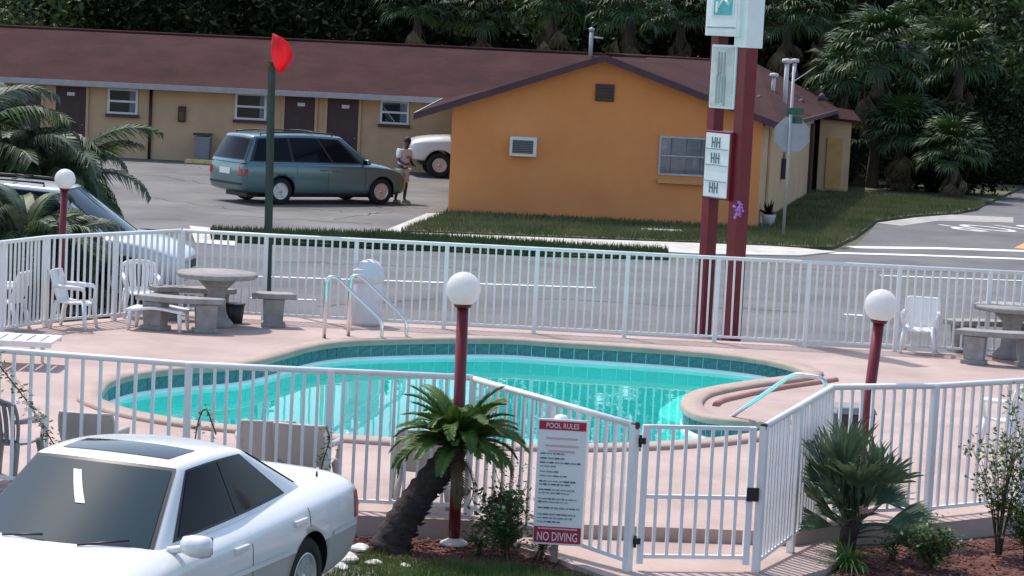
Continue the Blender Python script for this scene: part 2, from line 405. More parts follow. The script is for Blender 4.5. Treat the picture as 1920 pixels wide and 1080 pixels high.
m.add([p for p in rr[-1][:-1]], [tuple(t) for t in geometry.tessellate_polygon([[Vector((p[0], p[1], 0)) for p in rr[-1][:-1]]])])
MBb = m.build('basin', 'plaster', pool, True, fix=False)
tm = MB().box((0, 0, 0), (0.188, 0.014, 0.145)).mesh('tile'); tm.materials.append(MATS['tile'])
for i in range(NE):
    a, b = edge[i], edge[(i+1) % NE]; c = (a+b)/2; d = (b-a); nn = Vector((-d.y, d.x, 0)).normalized()
    c = c - nn*0.003
    mesh_obj('waterline_tile', tm, pool, None, (c.x-pool_c.x, c.y-pool_c.y, -0.108), (0, 0, math.atan2(d.y, d.x)), (d.length/0.2, 1, 1))
rws = [[(p.x, p.y, z) for p in offs(a)+[offs(a)[0]]] for a, z in ((-0.001, -0.183), (-0.016, -0.186), (-0.016, -0.26))]
MB().grid(rws).build('plaster_band', 'plaster_white', pool, True, fix=False)
# underwater entry step round the tip of the deck tongue
stp = [G(u, v, -0.30) for u, v in [(1287, 742), (1250, 762), (1235, 778), (1250, 792), (1300, 803), (1345, 817), (1395, 814), (1418, 800), (1372, 778), (1310, 764)]]
MB().prism([(p.x, p.y) for p in resample(stp, 0.25)], -1.1, -0.27).build('entry_step', 'plaster_white', pool, True)
water = sheet('water', [(p.x, p.y) for p in offs(0.002)], -0.235, 'pool_water')
# low pink kerb on the deck tongue
kp = [G(u, v, 0.03) for u, v in [(1342, 757), (1352, 750), (1385, 742), (1420, 734), (1480, 723), (1530, 716), (1568, 710)]]
kr = resample(kp, 0.2, False)
tag(MB().tube([(p.x, p.y, 0.012) for p in kr], 0.042, 8).build('deck_kerb', 'kerb_pink'), 'low rounded pink kerb curving across the deck tongue beside the handrail', 'kerb')
# ---- entry slab before the gate
slab = [(-0.2, 20.54), (0.42, 19.85), (0.95, 19.05), (2.2, 19.15), (2.75, 19.85), (3.05, 20.55), (2.93, 21.1), (2.6, 20.74)]
sheet('entry_slab', slab, -0.12, 'deck', thick=0.14)
# ---- near beds, grass and parking
sheet('mulch_bed', [(-1.6, 17.0), (9.5, 17.0), (9.5, 25.2), (5.05, 22.1), (3.98, 21.4), (2.9, 20.9), (2.9, 19.2), (-0.2, 20.45), (-2.6, 20.48), (-3.2, 19.9)], GZ-0.012, 'mulch')
sheet('grass_strip', [(-1.9, 15.0), (0.3, 15.0), (0.9, 19.2), (0.1, 19.62), (-0.5, 19.55), (-1.2, 19.75), (-2.1, 19.6)], GZ-0.006, 'soil_grass')
sheet('near_parking', [(-14, 0), (-1.3, 0), (-0.95, 19.0), (-1.5, 19.6), (-3.2, 20.0), (-9.5, 21.0), (-14, 22)], GZ-0.002, 'asphalt_lot')
# ---- streets
road = sheet('road', [(-60, 35.4), (-4.6, 35.05), (60, 34.6), (60, 66), (19, 57.9), (12.5, 55.6), (7.5, 53.9), (3.0, 49.2), (-2.8, 48.3), (-60, 46)], GZ, 'asphalt')
side = [G(u, v, GZ) for u, v in [(1568, 476), (1606, 459), (1635, 430), (1644, 418), (1717, 408), (1784, 404), (1832, 396), (1842, 389), (1914, 357)]]
sheet('side_street', [(p.x, p.y) for p in side]+[(33, 135), (45, 135), (22, 58.0)], GZ+0.004, 'asphalt')
def strip(name, pts, wdt, material, parent, z=GZ+0.008, w0=None):
    m = MB(); P = [G(u, v, GZ) for u, v in pts]; L_ = []; R_ = []
    for i in range(len(P)):
        t = P[min(i+1, len(P)-1)]-P[max(i-1, 0)]; nn = Vector((-t.y, t.x, 0)).normalized()*wdt/2
        L_.append((P[i].x+nn.x, P[i].y+nn.y, z)); R_.append((P[i].x-nn.x, P[i].y-nn.y, z))
    m.grid([L_, R_]); return m.build(name, material, parent)
strip('lane_line', [(430, 517), (700, 526), (1117, 540)], 0.16, 'paint_white', road)
strip('lane_line', [(470, 559), (592, 563)], 0.14, 'paint_white', road)
strip('lane_line', [(1650, 517), (1920, 527), (2100, 533)], 0.16, 'paint_white', road)
strip('lane_line', [(1583, 590), (1618, 592)], 0.16, 'paint_white', road)
strip('stop_line', [(1596, 464), (1760, 466), (1920, 471), (2050, 475)], 0.5, 'paint_white', road)
strip('edge_line', [(1540, 474), (1720, 479), (1920, 486), (2100, 493)], 0.40, 'paint_white', road)
strip('centre_line', [(1913, 467), (1975, 435), (2080, 390)], 0.3, 'paint_orange', road, GZ+0.012)
# STOP lettering, read by drivers coming towards the crossing
tmx = text_mesh('STOP', 1.0, space=1.15)
so = mesh_obj('stop_lettering', tmx, road, 'paint_white')
c0 = G(1870, 428, GZ); so.location = (c0.x, c0.y, GZ+0.012)
so.rotation_euler = (0, 0, PI+math.atan2(1.5, 2.5)*0.9); so.scale = (1.35, 3.0, 1)
# pale gutter at the corner
gq = [G(u, v, GZ) for u, v in [(1644, 418), (1717, 408), (1784, 403), (1900, 408), (1900, 418), (1760, 414), (1690, 424)]]
sheet('gutter', [(p.x, p.y) for p in gq], GZ+0.008, 'concrete')
# car park in front of the motel
lot = sheet('parking_lot', [(-60, 49.4), (-3.3, 50.6), (-1.75, 57.5), (-1.68, 77.2), (-60, 77.2)], GZ+0.004, 'asphalt_lot')
ap = [G(u, v, GZ) for u, v in [(722, 434), (800, 402), (842, 402), (835, 412), (770, 432), (752, 437)]]
sheet('apron', [(p.x, p.y) for p in ap], GZ+0.03, 'concrete_pale', thick=0.1)
ap = [G(u, v, GZ) for u, v in [(355, 424), (446, 433), (440, 462), (366, 456)]]
sheet('driveway', [(p.x, p.y) for p in ap], GZ+0.012, 'concrete_pale')
rnd = random.Random(11)
for par, zz, lst in ((lot, GZ+0.007, [((300, 330), (420, 352)), ((290, 372), (480, 398)), ((420, 405), (700, 420)), ((560, 392), (730, 402)), ((300, 305), (400, 318)), ((700, 385), (800, 392)), ((620, 412), (740, 396))]), (road, GZ+0.004, [((520, 490), (900, 505)), ((1000, 560), (1500, 585)), ((1450, 505), (1900, 512)), ((600, 575), (820, 560))])):
    for (a, b) in lst:
        pts = [(a[0]+(b[0]-a[0])*k/14+rnd.uniform(-6, 6), a[1]+(b[1]-a[1])*k/14+rnd.uniform(-1.6, 1.6)) for k in range(15)]
        strip('surface_crack', pts, rnd.uniform(.03, .06), 'crack', par, zz)
# lawn, pavement, verge
lw = [G(u, v, GZ) for u, v in [(751, 436), (885, 441), (1088, 449), (1316, 457), (1440, 462), (1500, 466), (1560, 466), (1600, 448), (1628, 428), (1642, 416), (1717, 406), (1784, 402), (1830, 394), (1845, 386), (1916, 352)]]
lawn_poly = [(p.x, p.y) for p in lw]+[(32, 135), (-10, 135), (9.2, 76), (5.95, 58.9), (-1.7, 58.9)]
sheet('lawn', lawn_poly, GZ+0.05, 'lawn', thick=0.15)
pv = [G(u, v, GZ) for u, v in [(770, 438), (885, 442), (1088, 450), (1316, 458), (1440, 463), (1500, 467), (1568, 474), (1500, 481), (1440, 480), (1316, 478), (1088, 466), (885, 452), (790, 447)]]
sheet('pavement', [(p.x, p.y) for p in pv], GZ+0.028, 'concrete_pale', thick=0.12)
vg = [G(u, v, GZ) for u, v in [(395, 436), (520, 441), (720, 444), (790, 448), (885, 453), (1088, 467), (1250, 475), (1255, 488), (1000, 481), (750, 468), (500, 456), (395, 450)]]
sheet('verge', [(p.x, p.y) for p in vg], GZ+0.045, 'verge', thick=0.15)
# grass blades nobody could count
def blades(name, area, nb, h, wd, z, material, lean=0.5):
    V = []; Fc = []; k = 0
    x0, x1, y0, y1, test = area
    while k < nb:
        x, y = random.uniform(x0, x1), random.uniform(y0, y1)
        if test and not test(x, y): continue
        a = random.uniform(0, 2*PI); hh = h*random.uniform(0.4, 1.2); dx, dy = math.cos(a)*wd/2, math.sin(a)*wd/2
        b = random.uniform(0, 2*PI); lx, ly = math.cos(b)*hh*lean*random.random(), math.sin(b)*hh*lean*random.random()
        i = len(V); V += [(x-dx, y-dy, z), (x+dx, y+dy, z), (x+lx, y+ly, z+hh)]; Fc.append((i, i+1, i+2)); k += 1
    me = bpy.data.meshes.new(name); me.from_pydata(V, [], Fc); return me
def inpoly(P):
    def f(x, y):
        c = False; j = len(P)-1
        for i in range(len(P)):
            if (P[i][1] > y) != (P[j][1] > y) and x < (P[j][0]-P[i][0])*(y-P[i][1])/(P[j][1]-P[i][1])+P[i][0]: c = not c
            j = i
        return c
    return f
tag(mesh_obj('grass', blades('grass', (-1.6, 0.8, 18.3, 19.8, inpoly([(-1.5, 18.3), (0.6, 18.3), (0.8, 19.2), (0.0, 19.6), (-0.6, 19.5), (-1.1, 19.75)])), 9000, 0.07, 0.008, GZ-0.008, 'x'), None, 'grass_blade'), 'short rough grass at the edge of the near flower bed', 'grass', kind='stuff')
tag(mesh_obj('grass', blades('grass', (-3.2, 14.5, 51, 76, inpoly(lawn_poly)), 46000, 0.13, 0.03, GZ+0.045, 'x'), None, 'lawn_blade'), 'mown lawn grass before the ochre gable wall', 'grass', kind='stuff')
tag(mesh_obj('grass', blades('grass', (-7, 4.2, 47, 52, inpoly([(p.x, p.y) for p in vg])), 16000, 0.16, 0.03, GZ+0.04, 'x'), None, 'oak_leaf_light'), 'dark grass on the roadside verge behind the far fence', 'grass', kind='stuff')
# bark chips
V = []; Fc = []
tb = inpoly([(-1.5, 19.7), (-0.6, 19.45), (0.1, 19.55), (0.7, 19.2), (0.5, 19.75), (-0.15, 20.4), (-2.4, 20.45)]); tb2 = inpoly([(2.3, 18.6), (6.2, 18.6), (6.2, 22.6), (5.05, 22.0), (3.98, 21.35), (3.1, 20.95), (3.1, 20.5), (2.8, 19.75), (2.3, 19.1)])
k = 0
while k < 7000:
    if random.random() < 0.3: x, y = random.uniform(-2.4, 0.7), random.uniform(19.2, 20.45); ok = tb(x, y)
    else: x, y = random.uniform(2.3, 6.2), random.uniform(18.6, 22.6); ok = tb2(x, y)
    if not ok: continue
    a = random.uniform(0, PI); l = random.uniform(0.012, 0.035); wd = random.uniform(0.005, 0.012); t1 = random.uniform(-0.3, 0.3); z = GZ-0.006+random.uniform(0, 0.012)
    c, s_ = math.cos(a), math.sin(a); i = len(V)
    V += [(x+c*l-s_*wd, y+s_*l+c*wd, z+l*t1), (x+c*l+s_*wd, y+s_*l-c*wd, z+l*t1), (x-c*l+s_*wd, y-s_*l-c*wd, z-l*t1), (x-c*l-s_*wd, y-s_*l+c*wd, z-l*t1+0.004)]
    Fc.append((i, i+1, i+2, i+3)); k += 1
me = bpy.data.meshes.new('bark_mulch'); me.from_pydata(V, [], Fc)
tag(mesh_obj('bark_mulch', me, None, 'mulch_chip'), 'red brown bark mulch on the flower beds', 'mulch', kind='stuff')

# ================================================================== FENCES
pk = MB().box((0, 0, 0.5), (0.027, 0.024, 1.0)).mesh('picket'); pk.materials.append(MATS['fence_white'])
ps = MB().box((0, 0, 0.5), (0.060, 0.060, 1.0)).mesh('post'); ps.materials.append(MATS['fence_white'])
def fence(label, pts, h=1.25, section=1.3, npk=10, zbot=0.085, group='white picket railing fences round the pool', start_post=True, end_cap=False, foot=0.0):
    """pts: list of (x, y, z) along the fence foot"""
    P = [Vector(p) for p in pts]
    root = empty('picket_fence', P[0], 0, label, 'fence', group); O = P[0]
    MB().tube([(p.x, p.y, p.z+h-0.028) for p in P], 0.028, 10).build('top_rail', 'fence_white', root, True)
    for a, b in zip(P[:-1], P[1:]):
        d = b-a; ang = math.atan2(d.y, d.x); Ln = Vector((d.x, d.y)).length; ns_ = max(1, round(Ln/section))
        sl = math.atan2(d.z, Ln)
        c = (a+b)/2-O
        bm_ = MB().box((0, 0, 0), (d.length, 0.03, 0.032)).mesh('bottom_rail')
        mesh_obj('bottom_rail', bm_, root, 'fence_white', (c.x, c.y, c.z+zbot), (0, -sl, ang))
        for s_ in range(ns_):
            q = a+d*(s_/ns_)
            if s_ > 0 or a is P[0] and start_post or a is not P[0]:
                mesh_obj('post', ps, root, None, (q.x-O.x, q.y-O.y, q.z-O.z-foot), (0, 0, ang), (1, 1, h-0.02+foot))
            step = Ln/ns_/(npk+1)
            for k in range(1, npk+1):
                q = a+d*((s_+k/(npk+1))/ns_)
                mesh_obj('picket', pk, root, None, (q.x-O.x, q.y-O.y, q.z-O.z+zbot), (random.uniform(-.006, .006), random.uniform(-.006, .006), ang), (1, 1, h-0.04-zbot))
    q = P[-1]; mesh_obj('post', ps, root, None, (q.x-O.x, q.y-O.y, q.z-O.z-foot), (0, 0, ang), (1, 1, h-0.02+foot))
    return root
x0f = -3.556; yf = lambda x: 34.311-0.0022*(x+3.556)
fence('long white picket fence along the street side of the pool', [(x0f+1.3*-0.93, 34.42, 0), (x0f, 34.33, 0), (x0f+1.3*11, yf(x0f+14.3), 0)])
fence('short white picket fence angling past the picnic table at the left corner', [(-7.5, 29.3, 0), (-6.68, 31.26, 0), (-6.3, 32.31, 0), (-4.80, 34.42, 0)], npk=10)
fence('white picket fence behind the white car, nearest long run', [(-7.2, 21.55, 0), (-4.52, 21.05, 0), (-2.78, 20.74, 0), (-0.30, 20.79, 0)], section=1.25)
dl = fence('white picket fence run sloping down to the hinge side of the gate', [(-0.30, 20.79, 0.0), (1.06, 19.40, -0.12)], h=1.24, section=0.97, npk=8, start_post=False, foot=0.05)
dr = fence('white picket fence run climbing from the gate latch post to the right corner', [(2.14, 19.62, -0.12), (2.90, 21.32, 0.0)], h=1.245, section=0.95, npk=10, foot=0.06)
fence('white picket fence behind the spiky plant on the right', [(2.90, 21.32, 0.0), (3.91, 21.74, 0), (4.90, 22.45, 0), (6.5, 23.7, 0)], section=1.12, npk=9, start_post=False)
# dark open ends of the rail tubes by the gate
for q, pr_ in ((Vector((1.06, 19.40, 1.092)), dl), (Vector((2.14, 19.62, 1.097)), dr)):
    d = Vector((0.70, -0.72, 0)) if pr_ is dl else Vector((-0.41, -0.91, 0))
    MB().tube([q-d*0.02, q+d*0.03], 0.031, 10).build('rail_end_cap', 'fence_black', pr_, True)
# ---- gate
ga, gb = Vector((1.135, 19.435, -0.12)), Vector((2.075, 19.605, -0.12))
gate = empty('pool_gate', ga, math.atan2(gb.y-ga.y, gb.x-ga.x), 'white picket gate with black latch between two tall posts', 'gate')
gl_ = (gb-ga).length; gh = 1.215
for x in (0.02, gl_-0.03): MB().box((x, 0, gh/2+0.03), (0.055, 0.05, gh-0.06)).build('stile', 'fence_white', gate)
for z, nm in ((gh-0.015, 'top_rail'), (0.62, 'middle_rail'), (0.12, 'bottom_rail')):
    MB().box((gl_/2, 0.003, z), (gl_-0.06, 0.03, 0.032)).build(nm, 'fence_white', gate)
for k in range(1, 8): mesh_obj('picket', pk, gate, None, (0.02+(gl_-0.05)*k/8, -0.004, 0.12), None, (1, 1, gh-0.15))
MB().box((gl_-0.01, -0.035, 0.655), (0.105, 0.02, 0.115)).build('latch_box', 'trim_black', gate, bevel=0.006)
for z in (gh-0.13, 0.25): MB().box((-0.03, -0.03, z), (0.09, 0.012, 0.05)).tube([(-0.03, -0.04, z-0.05), (-0.03, -0.04, z+0.05)], 0.012, 8).build('hinge', 'trim_black', gate)
# ================================================================== MOTEL
motel = empty('motel_building', (0, 68, GZ), 0, 'low ochre and cream motel with dull red shingle roof and front gable', 'building')
WY = 76.8                                       # front wall of the long wing
def part(m, name, material, parent=motel, bevel=0): return m.build(name, material, parent, True, bevel)
# long wing: wall left of the gable block
m = MB(); m.box(((-40-1.2)/2, WY+0.15, 1.0), (38.8, 0.3, 2.4)); wing = part(m, 'wing_wall', 'cream_wall')
m = MB(); m.box((-40, 82, 1.0), (0.3, 10, 2.4)); part(m, 'end_wall', 'cream_wall')
m = MB(); m.box((-13, 87.2, 1.0), (54, 0.3, 2.4)); part(m, 'rear_wall', 'cream_wall')
# gable block walls
GX0, GX1, GY = -1.67, 5.95, 59.0
m = MB()
fr_ = [(GX0, GY, GZ-0.1), (GX1, GY, GZ-0.1), (GX1, GY, 2.56), (1.95, GY, 3.80), (GX0, GY, 2.50)]
m.add(fr_+[(x, y+0.25, z) for x, y, z in fr_], [(0, 1, 2, 3, 4), (9, 8, 7, 6, 5), (0, 5, 6, 1), (1, 6, 7, 2), (2, 7, 8, 3), (3, 8, 9, 4), (4, 9, 5, 0)])
gwall = part(m, 'gable_wall', 'ochre_wall')
m = MB(); m.box((GX0+0.125, (GY+0.25+WY)/2, 1.1), (0.25, WY-GY-0.25, 2.6)); part(m, 'side_wall', 'ochre_wall')
# right side wall, turned with the side street
E0, E1 = Vector((6.32, 58.62, 2.47)), Vector((9.95, 76.0, 2.52))
s0, s1 = Vector((5.94, 59.02, 0)), Vector((9.15, 75.0, 0)); sd_ = (s1-s0).normalized(); sn = Vector((sd_.y, -sd_.x, 0)); sa = math.atan2(sd_.y, sd_.x)
m = MB(); c = (s0+s1)/2 - sn*0.13; m.box((c.x, c.y, 1.1), ((s1-s0).length, 0.24, 2.6), sa); swall = part(m, 'side_wall', 'cream_wall')
def on_side(t, z, out=0.0): p = s0+(s1-s0)*t+sn*out; return Vector((p.x, p.y, z))
# roof
R0, RJ, RE = Vector((1.97, 58.55, 3.94)), Vector((4.1, 82, 3.86)), Vector((7.9, 82, 3.84))
EL0, EL1 = Vector((-2.55, 58.55, 2.30)), Vector((-2.45, 76.05, 2.26)); WL, WR = Vector((-41, 76.0, 2.2)), Vector((-41, 82, 3.74))
m = MB()
m.slab([WL, EL1, RJ, WR], 0.10)
m.slab([EL0, R0, RJ, EL1], 0.10)
m.slab([R0, Vector((6.32, 58.55, 2.47)), E1, RE, RJ], 0.10)
m.slab([E1, Vector((11.6, 88, 2.4)), RE], 0.10)
m.slab([WR, RE, Vector((11.6, 88, 2.4)), Vector((-41, 88, 2.3))], 0.10)
roof = part(m, 'roof', 'shingle')
def board(a, b, h, t, drop, name, material, parent=motel):
    a, b = Vector(a), Vector(b); d = b-a; n_ = Vector((d.y, -d.x, 0)).normalized()*t
    m = MB(); vs = []
    for p in (a, b):
        for q in (0, 1):
            for k in (0, 1): vs.append(p+n_*q-Vector((0, 0, drop+h*k)))
    m.add(vs, [(0, 1, 3, 2), (4, 6, 7, 5), (0, 4, 5, 1), (2, 3, 7, 6), (0, 2, 6, 4), (1, 5, 7, 3)]); return part(m, name, material, parent)
board(WL+Vector((0, 0, 0.02)), EL1+Vector((0, 0, 0.02)), 0.17, 0.05, 0.0, 'eave_gutter', 'fascia_pale')
board(EL0+Vector((-0.05, 0, .02)), R0+Vector((0, 0, .02)), 0.17, 0.04, 0, 'rake_board', 'fascia_dark')
board(R0+Vector((0, 0, .02)), Vector((6.37, 58.55, 2.49)), 0.17, 0.04, 0, 'rake_board', 'fascia_dark')
board(Vector((6.34, 58.52, 2.48)), E1+Vector((.02, 0, .0)), 0.12, 0.04, 0, 'fascia_board', 'fascia_dark')
board(EL1+Vector((-.03, 0, .02)), EL0+Vector((-.03, 0, .02)), 0.13, 0.03, 0, 'fascia_board', 'fascia_pale')
# ridge caps
for a, b in ((WR, RJ), (R0, RJ), (RJ, RE)):
    m = MB(); m.tube([a+Vector((0, 0, .005)), b+Vector((0, 0, .005))], 0.07, 6); part(m, 'ridge_cap', 'shingle')
# vent pipes and mast on the roof
def roofpipe(u, v0, v1, Y, r, cap=True):
    a, b = D(u, v1, Y), D(u+1.5, v0, Y); b.x = a.x+0.02
    m = MB(); m.tube([(a.x, a.y, a.z-0.1), (a.x, a.y, b.z)], r, 8)
    if cap: m.lathe([(0.0, 0.02), (r*2.1, 0.0), (r*2.3, -0.08), (r*1.6, -0.12)], 10, (a.x, a.y, b.z+0.02))
    part(m, 'vent_pipe', 'pipe_white')
    m = MB(); m.lathe([(r*2.6, -0.08), (r*1.2, 0.08)], 10, (a.x, a.y, a.z)); part(m, 'pipe_flashing', 'fascia_dark')
roofpipe(1449, 139, 181, 71, 0.06); roofpipe(1471, 112, 201, 67.5, 0.065); roofpipe(1489, 112, 140, 74, 0.06)
for u, v, Y in ((1424, 186, 67), (1503, 193, 72), (1541, 182, 75)):
    a = D(u, v, Y); m = MB(); m.lathe([(0.13, -0.12), (0.10, 0.06), (0.04, 0.12), (0, .13)], 8, tuple(a)); part(m, 'roof_vent', 'fascia_dark')
a, b = D(1107, 104, 81.8), D(1110, 56, 81.8)
m = MB(); m.tube([(a.x, a.y, a.z-0.3), (a.x, a.y, b.z)], 0.07, 8).tube([(a.x, a.y, b.z-0.25), (a.x+0.4, a.y, b.z-0.27)], 0.03, 6).lathe([(0.1, -0.05), (0.1, 0.05), (0.0, 0.09)], 8, (a.x, a.y, b.z)); part(m, 'service_mast', 'galv')
# doors of the long wing
def wdoor(u0, u1, vt, plate=None):
    a, b = D(u0, vt, WY), D(u1, vt, WY); zt = min(2.12, a.z)
    m = MB(); m.box(((a.x+b.x)/2, WY-0.01, (zt+GZ)/2), (b.x-a.x, 0.05, zt-GZ)); d = part(m, 'door', 'door_maroon')
    m = MB(); wd = b.x-a.x
    m.box(((a.x+b.x)/2, WY-0.05, zt+0.05), (wd+0.16, 0.06, 0.09)); m.box((a.x-0.04, WY-0.05, (zt+GZ)/2), (0.08, 0.06, zt-GZ-0.01)); m.box((b.x+0.04, WY-0.05, (zt+GZ)/2), (0.08, 0.06, zt-GZ-0.01))
    o = m.build('door_frame', 'cream_wall', d); o.data.transform(Matrix.Translation(-Vector((0, 68, GZ))))
    if plate:
        p = D(plate[0], plate[1], WY-0.04); o = MB().box((p.x, WY-0.045, p.z), (0.24, 0.012, 0.11)).build('number_plate', 'frame_white', d); o.data.transform(Matrix.Translation(-Vector((0, 68, GZ))))
    o = MB().lathe([(0.0, 0), (0.035, 0.01), (0.03, 0.03)], 8, (0, 0, 0)).build('door_knob', 'chrome', d)
    o.data.transform(Matrix.Translation(Vector((b.x-0.1, WY-0.06, 0.82))-Vector((0, 68, GZ))))
for q in ((-150, -92, 152, None), (-65, -8, 155, None), (22, 79, 158, None), (106, 163, 161, (133, 176)), (535, 592, 178, (565, 196)), (615, 674, 182, (648, 200))): wdoor(*q)
def wwin(u0, u1, v0, v1, dark=0.72):
    a, b = D(u0, v0, WY), D(u1, v1, WY); x0_, x1_, z1_, z0_ = a.x, b.x, min(a.z, 2.1), b.z
    cx, cz, wd, hh = (x0_+x1_)/2, (z0_+z1_)/2, x1_-x0_, z1_-z0_
    TL = Matrix.Translation(-Vector((0, 68, GZ)))
    w_ = part(MB().box((cx, WY-0.005, cz), (wd, 0.03, hh)), 'window', 'room_dark')
    m = MB()
    for z in (z0_+0.03, cz, z1_-0.03): m.box((cx, WY-0.045, z), (wd+0.04, 0.05, 0.065))
    for x in (x0_, x1_): m.box((x, WY-0.043, cz), (0.07, 0.05, hh))
    o = m.build('window_frame', 'frame_white', w_); o.data.transform(TL)
    # pale curtain drawn back on one side
    m = MB(); cw = wd*(1-dark); rows = []
    for k in range(13):
        x = x1_-cw+cw*k/12; yy = WY-0.026+0.004*math.sin(k*2.2); rows.append([(x, yy, z0_+0.03), (x, yy, z1_-0.03)])
    m.grid(rows); o = m.build('curtain', 'curtain', w_); o.data.transform(TL)
    for z in ((z0_+cz)/2, (z1_+cz)/2):
        o = MB().box((cx, WY-0.037, z), (wd-0.05, 0.006, hh/2-0.06)).build('pane', 'glass_window', w_); o.data.transform(TL)
    o = MB().box((cx, WY-0.08, z0_-0.06), (wd+0.16, 0.16, 0.09)).build('sill', 'door_maroon', w_); o.data.transform(TL)
wwin(205, 256, 165, 215, 0.74); wwin(444, 497, 172, 226, 0.8); wwin(716, 764, 186, 234, 0.7); wwin(-250, -195, 145, 195, 0.7)
# drain pipe and extinguisher cabinet
p = D(281, 240, WY-0.06); part(MB().tube([(p.x, p.y, GZ), (p.x, p.y, 2.1)], 0.05, 8), 'drain_pipe', 'door_maroon')
p = D(341, 214, WY-0.05); ex = part(MB().box((p.x, p.y, p.z), (0.24, 0.14, 0.5)), 'extinguisher_cabinet', 'door_maroon', bevel=0.01)
o = MB().box((p.x, p.y-0.075, p.z-0.05), (0.13, 0.02, 0.26)).build('cabinet_glass', 'vent_box', ex); o.data.transform(Matrix.Translation(-Vector((0, 68, GZ))))
# gable wall: window with sill, air conditioner, vent
TL = Matrix.Translation(-Vector((0, 68, GZ)))
a, b = D(1239, 256, GY), D(1322, 330, GY); cx, cz, wd, hh = (a.x+b.x)/2, (a.z+b.z)/2, b.x-a.x, a.z-b.z
w_ = part(MB().box((cx, GY-0.004, cz), (wd, 0.03, hh)), 'window', 'room_dark')
m = MB()
for x in (a.x, b.x): m.box((x, GY-0.03, cz), (0.05, 0.05, hh+0.05))
for z in (a.z, b.z): m.box((cx, GY-0.028, z), (wd-0.05, 0.05, 0.05))
o = m.build('window_frame', 'galv', w_); o.data.transform(TL)
m = MB(); rows = [[(a.x+0.03+(wd-0.06)*k/40, GY-0.022+0.0025*math.sin(k*0.9)+0.0015*math.sin(k*2.3), z) for z in (b.z+.03, a.z-.03)] for k in range(41)]
m.grid(rows); o = m.build('curtain', 'curtain', w_); o.data.transform(TL)
for k in range(2):
    o = MB().box((cx, GY-0.038, cz+(k-0.5)*hh/2), (wd-0.06, 0.005, hh/2-0.03)).build('pane', 'glass_window', w_); o.data.transform(TL)
o = MB().box((cx, GY-0.032, cz), (wd-0.06, 0.02, 0.03)).build('sash_bar', 'galv', w_); o.data.transform(TL)
c1, c2 = D(1232, 338, GY), D(1310, 338, GY)
o = MB().box(((c1.x+c2.x+.12)/2, GY-0.08, c1.z-0.01), (c2.x-c1.x+.12, 0.16, 0.10)).build('sill', 'sill_ochre', w_, bevel=0.008); o.data.transform(TL)
p = D(981, 275, GY-0.2); ac = part(MB().box((p.x, GY-0.14, p.z), (0.66, 0.34, 0.48)), 'air_conditioner', 'ac_cream', bevel=0.02)
o = MB().box((p.x-0.01, GY-0.315, p.z), (0.50, 0.02, 0.32)).build('grille', 'ac_grille', ac); o.data.transform(TL)
m = MB()
for k in range(7): m.box((p.x-0.01, GY-0.328, p.z-0.135+k*0.045), (0.48, 0.008, 0.012))
o = m.build('grille_slats', 'plastic_grey', ac); o.data.transform(TL); tag(o, kind='stuff')
p = D(1134, 174, GY); vb = part(MB().box((p.x, GY-0.02, p.z), (0.46, 0.08, 0.42)), 'gable_vent', 'fascia_dark', bevel=0.01)
for k in range(5):
    o = MB().box((p.x, GY-0.07, p.z-0.16+k*0.075), (0.40, 0.05, 0.012), M=Matrix.Rotation(0.6, 3, 'X')).build('louvre', 'vent_box', vb); o.data.transform(TL)
# right side wall: meter, conduit, doorway recess
p = on_side(0.37, 1.1, 0.08); mt = part(MB().box(tuple(p), (0.35, 0.16, 0.55), sa), 'meter_box', 'fascia_dark')
p = on_side(0.37, 1.8, 0.05); part(MB().tube([(p.x, p.y, 1.35), (p.x, p.y, 2.35)], 0.035, 6), 'conduit', 'galv')
p = on_side(0.12, 1.1, 0.03); part(MB().box(tuple(p), (0.12, 0.06, 2.4), sa), 'corner_trim', 'cream_wall')
p = on_side(0.955, 1.0, 0.03); part(MB().box(tuple(p), (0.8, 0.08, 2.2), sa), 'side_door', 'door_maroon')
# small lean-to store behind the corner
lp = D(1556, 320, 77.5)
lt = part(MB().box((lp.x, lp.y, 1.05), (1.0, 1.6, 2.4)), 'store_wall', 'cream_wall')
part(MB().box((lp.x, lp.y-0.83, 0.8), (0.5, 0.05, 1.6)), 'store_door', 'sill_ochre')
part(MB().slab([(lp.x-0.8, lp.y-1.1, 2.3), (lp.x+0.75, lp.y-1.1, 2.2), (lp.x+0.75, lp.y+1, 2.5), (lp.x-0.8, lp.y+1, 2.6)], 0.08), 'store_roof', 'shingle')
# things standing by the walls
p = D(380, 292, WY-0.5)
bn = empty('wheeled_bin', (p.x, WY-0.55, GZ+0.004), 0, 'dark grey rubbish bin against the cream motel wall', 'bin')
MB().box((0, 0, 0.42), (0.46, 0.46, 0.84), taper=1.12).build('bin_body', 'plastic_grey', bn, bevel=0.02)
MB().box((0, -0.01, 0.90), (0.58, 0.58, 0.06)).build('bin_lid', 'plastic_dark', bn, bevel=0.015)
p = D(376, 295, WY-1.3); tag(MB().box((p.x, WY-1.35, GZ+0.075), (1.0, 0.16, 0.13), taper=0.9).build('parking_stop', 'paint_yellow', bevel=0.02), 'yellow concrete wheel stop in front of the grey bin', 'wheel stop')
p = G(1440, 428, GZ); pl = empty('planter', (p.x, p.y, GZ+0.05), 0, 'pale pot with a dark plant at the corner of the motel', 'planter')
MB().lathe([(0.12, 0), (0.17, 0.22), (0.19, 0.3), (0.15, 0.3), (0.14, 0.24), (0, 0.24)], 14).build('pot', 'stone_white', pl)
m = MB()
